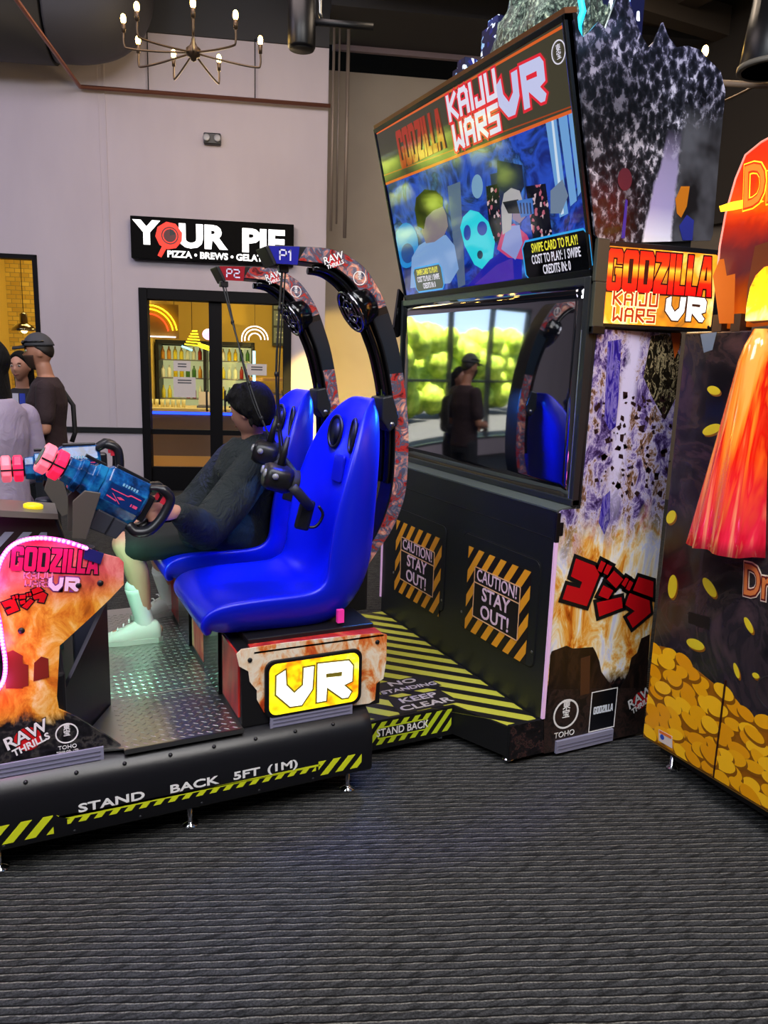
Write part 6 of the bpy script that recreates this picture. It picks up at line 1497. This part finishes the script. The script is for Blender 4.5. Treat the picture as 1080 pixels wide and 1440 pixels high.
for an, hl, to in ((V(.470, 3.385, .46), V(.53, 3.375, .365), V(.32, 3.40, .365)), (V(.635, 3.72, .46), V(.68, 3.735, .365), V(.49, 3.69, .365))): limb(b, [tuple(an), tuple((hl+to)/2+V(.05, 0, .03))], [.034, .03]); limb(b, [tuple(hl+V(0, 0, .03)), tuple(to+V(0.03, 0, .02))], [.026, .022])
mk('body', b, SKIN2, pl, remesh=.0075, smooth_it=3)
face_bits(pl, HM, .94)
b = B(); hair_cap(b, HM, .94, 2.25, .95, .020)
b.ball(HM @ V(-.050, 0, .020), .075, .088, .105, HM.to_3x3().to_4x4(), 16, 12)
rnd = random.Random(2)
for k in range(60):
    c = rnd.uniform(0, 6.28); a = rnd.uniform(.3, 2.0 if abs(c-3.14) < 1.7 else 1.0); p0 = HM @ head_pt(a, c, .94, .018); p1 = HM @ head_pt(a+.30, c+rnd.uniform(-.12, .12), .94, .026)
    b.tube([p0, (p0+p1)/2+(p0-hc).normalized()*.006, p1], [.010, .009, .002], 6)
mk('hair', b, HAIRD, pl, remesh=.006, smooth_it=2)
HOOD = mat('dark_hoodie', '#161e20', .85); t = NT(HOOD); t.bump(t.noise(t.pos(scale=(1, 1, .6)), 11, 4, .6, 1.6), .8, .04)
b = B()
torso(b, [((1.0, 3.5, .735), .185, .135), ((1.005, 3.5, .85), .185, .145), ((.985, 3.49, 1.0), .19, .15), ((.965, 3.48, 1.10), .21, .145), ((.975, 3.48, 1.17), .175, .115), ((.99, 3.47, 1.225), .10, .085)], (0, 1, 0))
limb(b, [(1.0, 3.50, 1.19), (1.055, 3.48, 1.215), (1.0, 3.42, 1.225)], [.07, .06, .05])
b.ball((1.045, 3.48, 1.19), .065, .12, .055, None, 14, 10)
for sh, el, wr in (((.955, 3.30, 1.12), (.70, 3.15, .885), (.56, 2.95, 1.005)), ((.955, 3.65, 1.12), (.76, 3.68, .885), (.62, 3.59, .885))):
    limb(b, [sh, tuple((Vector(sh)+Vector(el))/2+V(0, 0, -.01)), el], [.092, .096, .086]); limb(b, [el, tuple((Vector(el)+Vector(wr))/2), wr], [.086, .070, .046])
limb(b, [(.92, 3.42, .82), (.80, 3.36, .85), (.68, 3.33, .84)], [.13, .11, .07])
mk('hoodie', b, HOOD, pl, remesh=.010, smooth_it=4)
b = B()
for hp, kn in (((1.0, 3.41, .80), (.415, 3.37, .80)), ((1.0, 3.59, .80), (.56, 3.655, .79))):
    limb(b, [hp, tuple((Vector(hp)+Vector(kn))/2), tuple(Vector(kn)+V(.03, 0, -.005))], [.095, .088, .078])
mk('shorts', b, mat('black_shorts', '#0a0b0d', .8), pl, remesh=.010, smooth_it=3)
for i, (an, hl, to, mid_) in enumerate(((V(.470, 3.385, .46), V(.545, 3.37, .347), V(.275, 3.405, .347), V(.440, 3.38, .60)), (V(.635, 3.72, .46), V(.72, 3.745, .347), V(.46, 3.69, .347), V(.605, 3.70, .58)))):
    b = B(); limb(b, [tuple(mid_), tuple(an), tuple(an+V(.012, 0, -.06))], [.046, .040, .044]); mk('sock', b, mat('white_sock', '#d8d8d4', .9), pl)
    b = B(); shoe(b, hl, to, s=1.12); b.cur = 1; 
    sh_ = mk('sneaker', b, mat('white_sneaker', '#d0d0c8', .6), pl)
    b = B(); d = (to-hl); sdv = Vector((0, 0, 1)).cross(d.normalized())
    b.loft([[hl+d*f_+sdv*(c*w)+V(0, 0, z) for c, z in ((1, .0), (1, .022), (-1, .022), (-1, .0))] for f_, w in ((-.02, .02), (.05, .042), (.3, .047), (.6, .053), (.85, .049), (.97, .03), (1.02, .012))], smooth=False); mk('sole', b, mat('sneaker_sole', '#b8b8b0', .7), sh_)
    b = B()
    for k in range(4):
        f_ = .50+.09*k; c = hl+d*f_+V(0, 0, (.088-.016*k)*1.12); b.tube([c-sdv*.022, c+V(0, 0, .006), c+sdv*.022], .0035, 6)
    mk('laces', b, mat('laces', '#e8e8e4', .8), sh_)

# ---------------------------------------------------------------- standing figures
def stander(label, base, face, H, look):
    """full-height standing person; base on the floor, facing along `face`"""
    p = thing('person', label, 'person', base)
    f_ = Vector((face[0], face[1], 0)).normalized(); l = Vector((0, 0, 1)).cross(f_); k = H/1.75; bs_ = Vector(base); w = look.get('wide', 1.0)
    P = lambda x, y, z: tuple(bs_+f_*x*k+l*y*k+V(0, 0, z*k))
    hc_ = Vector(P(.035, 0, 1.635)); hf = look.get('head_face', face); HM_ = head_frame(hc_, (hf[0], hf[1], look.get('nod', -.05)))
    hs = .97*k
    tor = [(P(0, 0, .86), .155*k*w, .105*k*w), (P(0, 0, .98), .145*k*w, .10*k*w), (P(.01, 0, 1.12), .145*k*w, .105*k*w), (P(0, 0, 1.28), .165*k*w, .115*k*w), (P(-.01, 0, 1.40), .150*k*w, .085*k*w), (P(-.01, 0, 1.46), .07*k, .06*k)]
    b = B(); head(b, HM_, hs); torso(b, tor, l); limb(b, [P(-.01, 0, 1.42), P(.015, 0, 1.54)], [.058*k, .054*k])
    arms = look['arms']; hips = ((P(0, .09, .90), P(.02, .10, .49), P(-.01, .10, .09)), (P(0, -.09, .90), P(.03, -.10, .49), P(0.0, -.10, .09)))
    for (sh, el, wr, hd, pn, th) in arms:
        sh, el, wr = P(*sh), P(*el), P(*wr); limb(b, [sh, tuple((Vector(sh)+Vector(el))/2), el], [.050*k*w, .044*k*w, .038*k]); limb(b, [el, tuple((Vector(el)+Vector(wr))/2), wr], [.038*k, .035*k, .025*k])
        hand(b, wr, f_*hd[0]+l*hd[1]+V(0, 0, hd[2]), f_*pn[0]+l*pn[1]+V(0, 0, pn[2]), .5, k, th)
    for hp, kn, an in hips: limb(b, [hp, kn], [.085*k, .056*k]); limb(b, [kn, an], [.055*k, .036*k]); limb(b, [an, tuple(Vector(an)+f_*.12*k+V(0, 0, -.055*k))], [.036*k, .03*k])
    mk('body', b, look.get('skin', SKIN), p, remesh=.009, smooth_it=2)
    face_bits(p, HM_, hs)
    # top
    b = B(); torso(b, [(c, a+.022*k, d+.022*k) for c, a, d in tor[:-1]]+[(tor[-1][0], .085*k, .072*k)], l)
    for (sh, el, wr, hd, pn, th) in arms:
        sh, el, wr = Vector(P(*sh)), Vector(P(*el)), Vector(P(*wr)); r_ = look.get('sleeve_r', 1.0)
        if look['sleeve'] == 'short': e2 = sh+(el-sh)*.72; limb(b, [tuple(sh), tuple((sh+e2)/2), tuple(e2)], [.066*k*w, .064*k*w, .062*k*w])
        else: limb(b, [tuple(sh), tuple((sh+el)/2), tuple(el)], [.068*k*w*r_, .066*k*r_*w, .058*k*r_]); limb(b, [tuple(el), tuple((el+wr)/2), tuple(wr)], [.058*k*r_, .05*k*r_, .038*k*r_])
    mk(look['top'], b, look['top_m'], p, remesh=.011, smooth_it=3)
    b = B(); torso(b, [(P(0, 0, .80), .165*k*w, .115*k*w), (P(0, 0, .90), .172*k*w, .122*k*w), (P(0, 0, 1.0), .160*k*w, .115*k*w)], l)
    for hp, kn, an in hips: limb(b, [hp, tuple((Vector(hp)+Vector(kn))/2), kn], [.10*k, .090*k, .074*k]); limb(b, [kn, an], [.074*k, .062*k])
    mk('trousers', b, look['leg_m'], p, remesh=.011, smooth_it=3)
    for s in (1, -1):
        b = B(); h0 = Vector(P(-.06, s*.10, 0)); shoe(b, h0, h0+f_*.27*k, s=k); mk('shoe', b, mat('dark_shoe', '#1a1818', .6), p)
    return p, HM_, hs, P, k, f_, l
TEE = mat('maroon_tee', '#2c1a1e', .85); t = NT(TEE); t.bump(t.noise(t.pos(), 12, 3, .6, 1), .35, .03)
man, MH, ms, MP, mk_, mf, ml = stander('bearded man in a maroon t-shirt and grey cap standing by the shop window', at(64, 640, 6.0)*1 and V(at(68, 600, 6.0).x, at(68, 600, 6.0).y, 0), (-1, .12), 1.72,
    dict(wide=1.06, skin=SKIN, top='t_shirt', top_m=TEE, leg_m=mat('dark_jeans', '#15171f', .85), sleeve='short',
         arms=(((-.01, .19, 1.38), (.0, .25, 1.10), (.24, .10, 1.06), (.6, -.8, .05), (-1, 0, 0), 1), ((-.01, -.19, 1.38), (-.02, -.25, 1.10), (.22, -.10, 1.05), (.6, .8, .05), (-1, 0, 0), -1))))
b = B(); hair_cap(b, MH, ms, 1.95, .7, .008); mk('hair', b, mat('brown_hair', '#1c130f', .6), man, remesh=.006, smooth_it=1)
b = B()
nu, nv = 24, 10
vs = [MH @ head_pt(1.75+(2.95-1.75)*i/nv, (k/(nu-1)-.5)*2.5, ms, .012) for i in range(nv+1) for k in range(nu)]
b.add(vs, [(i*nu+k, i*nu+k+1, (i+1)*nu+k+1, (i+1)*nu+k) for i in range(nv) for k in range(nu-1)], True); mk('beard', b, mat('beard_brown', '#3a241a', .85), man, solid=.007)
CAP = mat('cap_grey', '#3a3a40', .7)
b = B(); nu, nv = 32, 12
vs = [MH @ (head_pt(1.28*(i+.02)/nv, 6.2832*k/nu, ms, .016)+V(0, 0, .006)) for i in range(nv+1) for k in range(nu)]
b.add(vs, [(i*nu+k, i*nu+(k+1) % nu, (i+1)*nu+(k+1) % nu, (i+1)*nu+k) for i in range(nv) for k in range(nu)], True); cap_ = mk('cap', b, CAP, man, solid=.004)
b = B(); rings = []
for i in range(7):
    x = .09+.085*i/6; hw = .075*math.cos(i/6*1.05); rings.append([MH @ V(x*ms, c*hw*ms, (.050-.012*(i/6)-.018*c*c)*ms) for c in [-1+2*j/8 for j in range(9)]])
b.loft(rings, caps=False, closed_ring=False); mk('cap_bill', b, mat('cap_bill_dark', '#1a1a1e', .7), cap_, solid=.005)
b = B(); b.tube([MH @ (head_pt(1.08, a, ms, .022)+V(0, 0, .008)) for a in [-2.0+4.0*j/16 for j in range(17)]], .006, 6)
for sd in (-1, 1): b.ball(MH @ V(.098*ms, sd*.034*ms, .068*ms), .012, .030, .016, MH.to_3x3().to_4x4(), 12, 8)
mk('sunglasses', b, BLACKG, cap_)
b = B(); b.tube([MP(-.10, -.13, 1.36), MP(-.17, -.10, 1.25), MP(-.175, -.08, 1.05), MP(-.15, -.08, .98)], .018, 8); o_ = mk('bag_strap', b, mat('strap_dark', '#141216', .7), man)

JK = mat('dark_jacket', '#17141a', .8)
wom, WH, ws, WP, wk, wf_, wl_ = stander('woman with long dark hair and a blue lanyard behind the man in the cap', V(at(36, 600, 6.45).x, at(36, 600, 6.45).y, 0), (-.35, -.95), 1.60,
    dict(wide=.95, skin=SKIN2, top='jacket', top_m=JK, leg_m=mat('black_trousers', '#101014', .8), sleeve='long', head_face=(-.45, -.9),
         arms=(((-.01, .18, 1.38), (.02, .24, 1.10), (.20, .10, 1.02), (.6, -.8, .05), (-1, 0, 0), 1), ((-.01, -.18, 1.38), (.02, -.24, 1.10), (.20, -.10, 1.0), (.6, .8, .05), (-1, 0, 0), -1))))
def long_hair(p, M_, s, length, m_):
    b = B(); hair_cap(b, M_, s, 2.35, .72, .016)
    rings = []
    for i in range(8):
        z = .02-length*i/7; ring = []
        for j in range(18):
            a = 6.2832*j/18; ring.append(M_ @ V((-.045+.042*math.cos(a))*s-.01*i/7, .092*math.sin(a)*s*(1+.12*math.sin(3*a+i)*.3)*(1-.15*i/7), z*s+.006*math.sin(5*a)))
        rings.append(ring)
    b.loft(rings); return mk('hair', b, m_, p, remesh=.008, smooth_it=2)
long_hair(wom, WH, ws, .34, HAIRD)
b = B(); b.prism([(-.055, 0), (-.015, 0), (-.02, .36), (-.06, .36)], frame(Vector(WP(.158, 0, 1.03)), -wl_, (0, 0, 1)), 0, .004); b.cur = 0; mk('lanyard', b, mat('lanyard_blue', '#2438a8', .6), wom)
b = B(); b.prism([(-.01, 0), (.035, 0), (.03, .36), (-.012, .36)], frame(Vector(WP(.157, 0, 1.03)), -wl_, (0, 0, 1)), 0, .004); mk('shirt_front', b, mat('white_shirt', '#b8b4c4', .7), wom)

LJ = mat('pale_lilac_jacket', '#9c8ea4', .8); t = NT(LJ); t.bump(t.noise(t.pos(), 9, 3, .6, 1), .35, .03)
fg, FH, fs_, FP, fk, ff, fl_ = stander('woman in a pale lilac jacket standing at the left picture edge', V(-.075, 4.05, 0), (-.75, .65), 1.66,
    dict(wide=.94, skin=SKIN2, top='jacket', top_m=LJ, leg_m=mat('mauve_trousers', '#54465c', .8), sleeve='long', sleeve_r=1.1, head_face=(-.9, .3),
         arms=(((-.01, .19, 1.38), (.02, .27, 1.12), (.22, .16, 1.08), (.8, -.4, .3), (0, -1, 0), 1), ((-.01, -.19, 1.36), (-.03, -.235, 1.08), (.16, -.17, .98), (.8, .3, .2), (0, 1, 0), -1))))
long_hair(fg, FH, fs_, .36, HAIRD)
b = B(); b.tube([FP(.0, -.250, 1.40), FP(-.02, -.285, 1.22), FP(.0, -.292, 1.08), FP(.02, -.262, .98)], .004, 6); mk('jacket_seam', b, mat('seam_dark', '#4c4454', .8), fg)
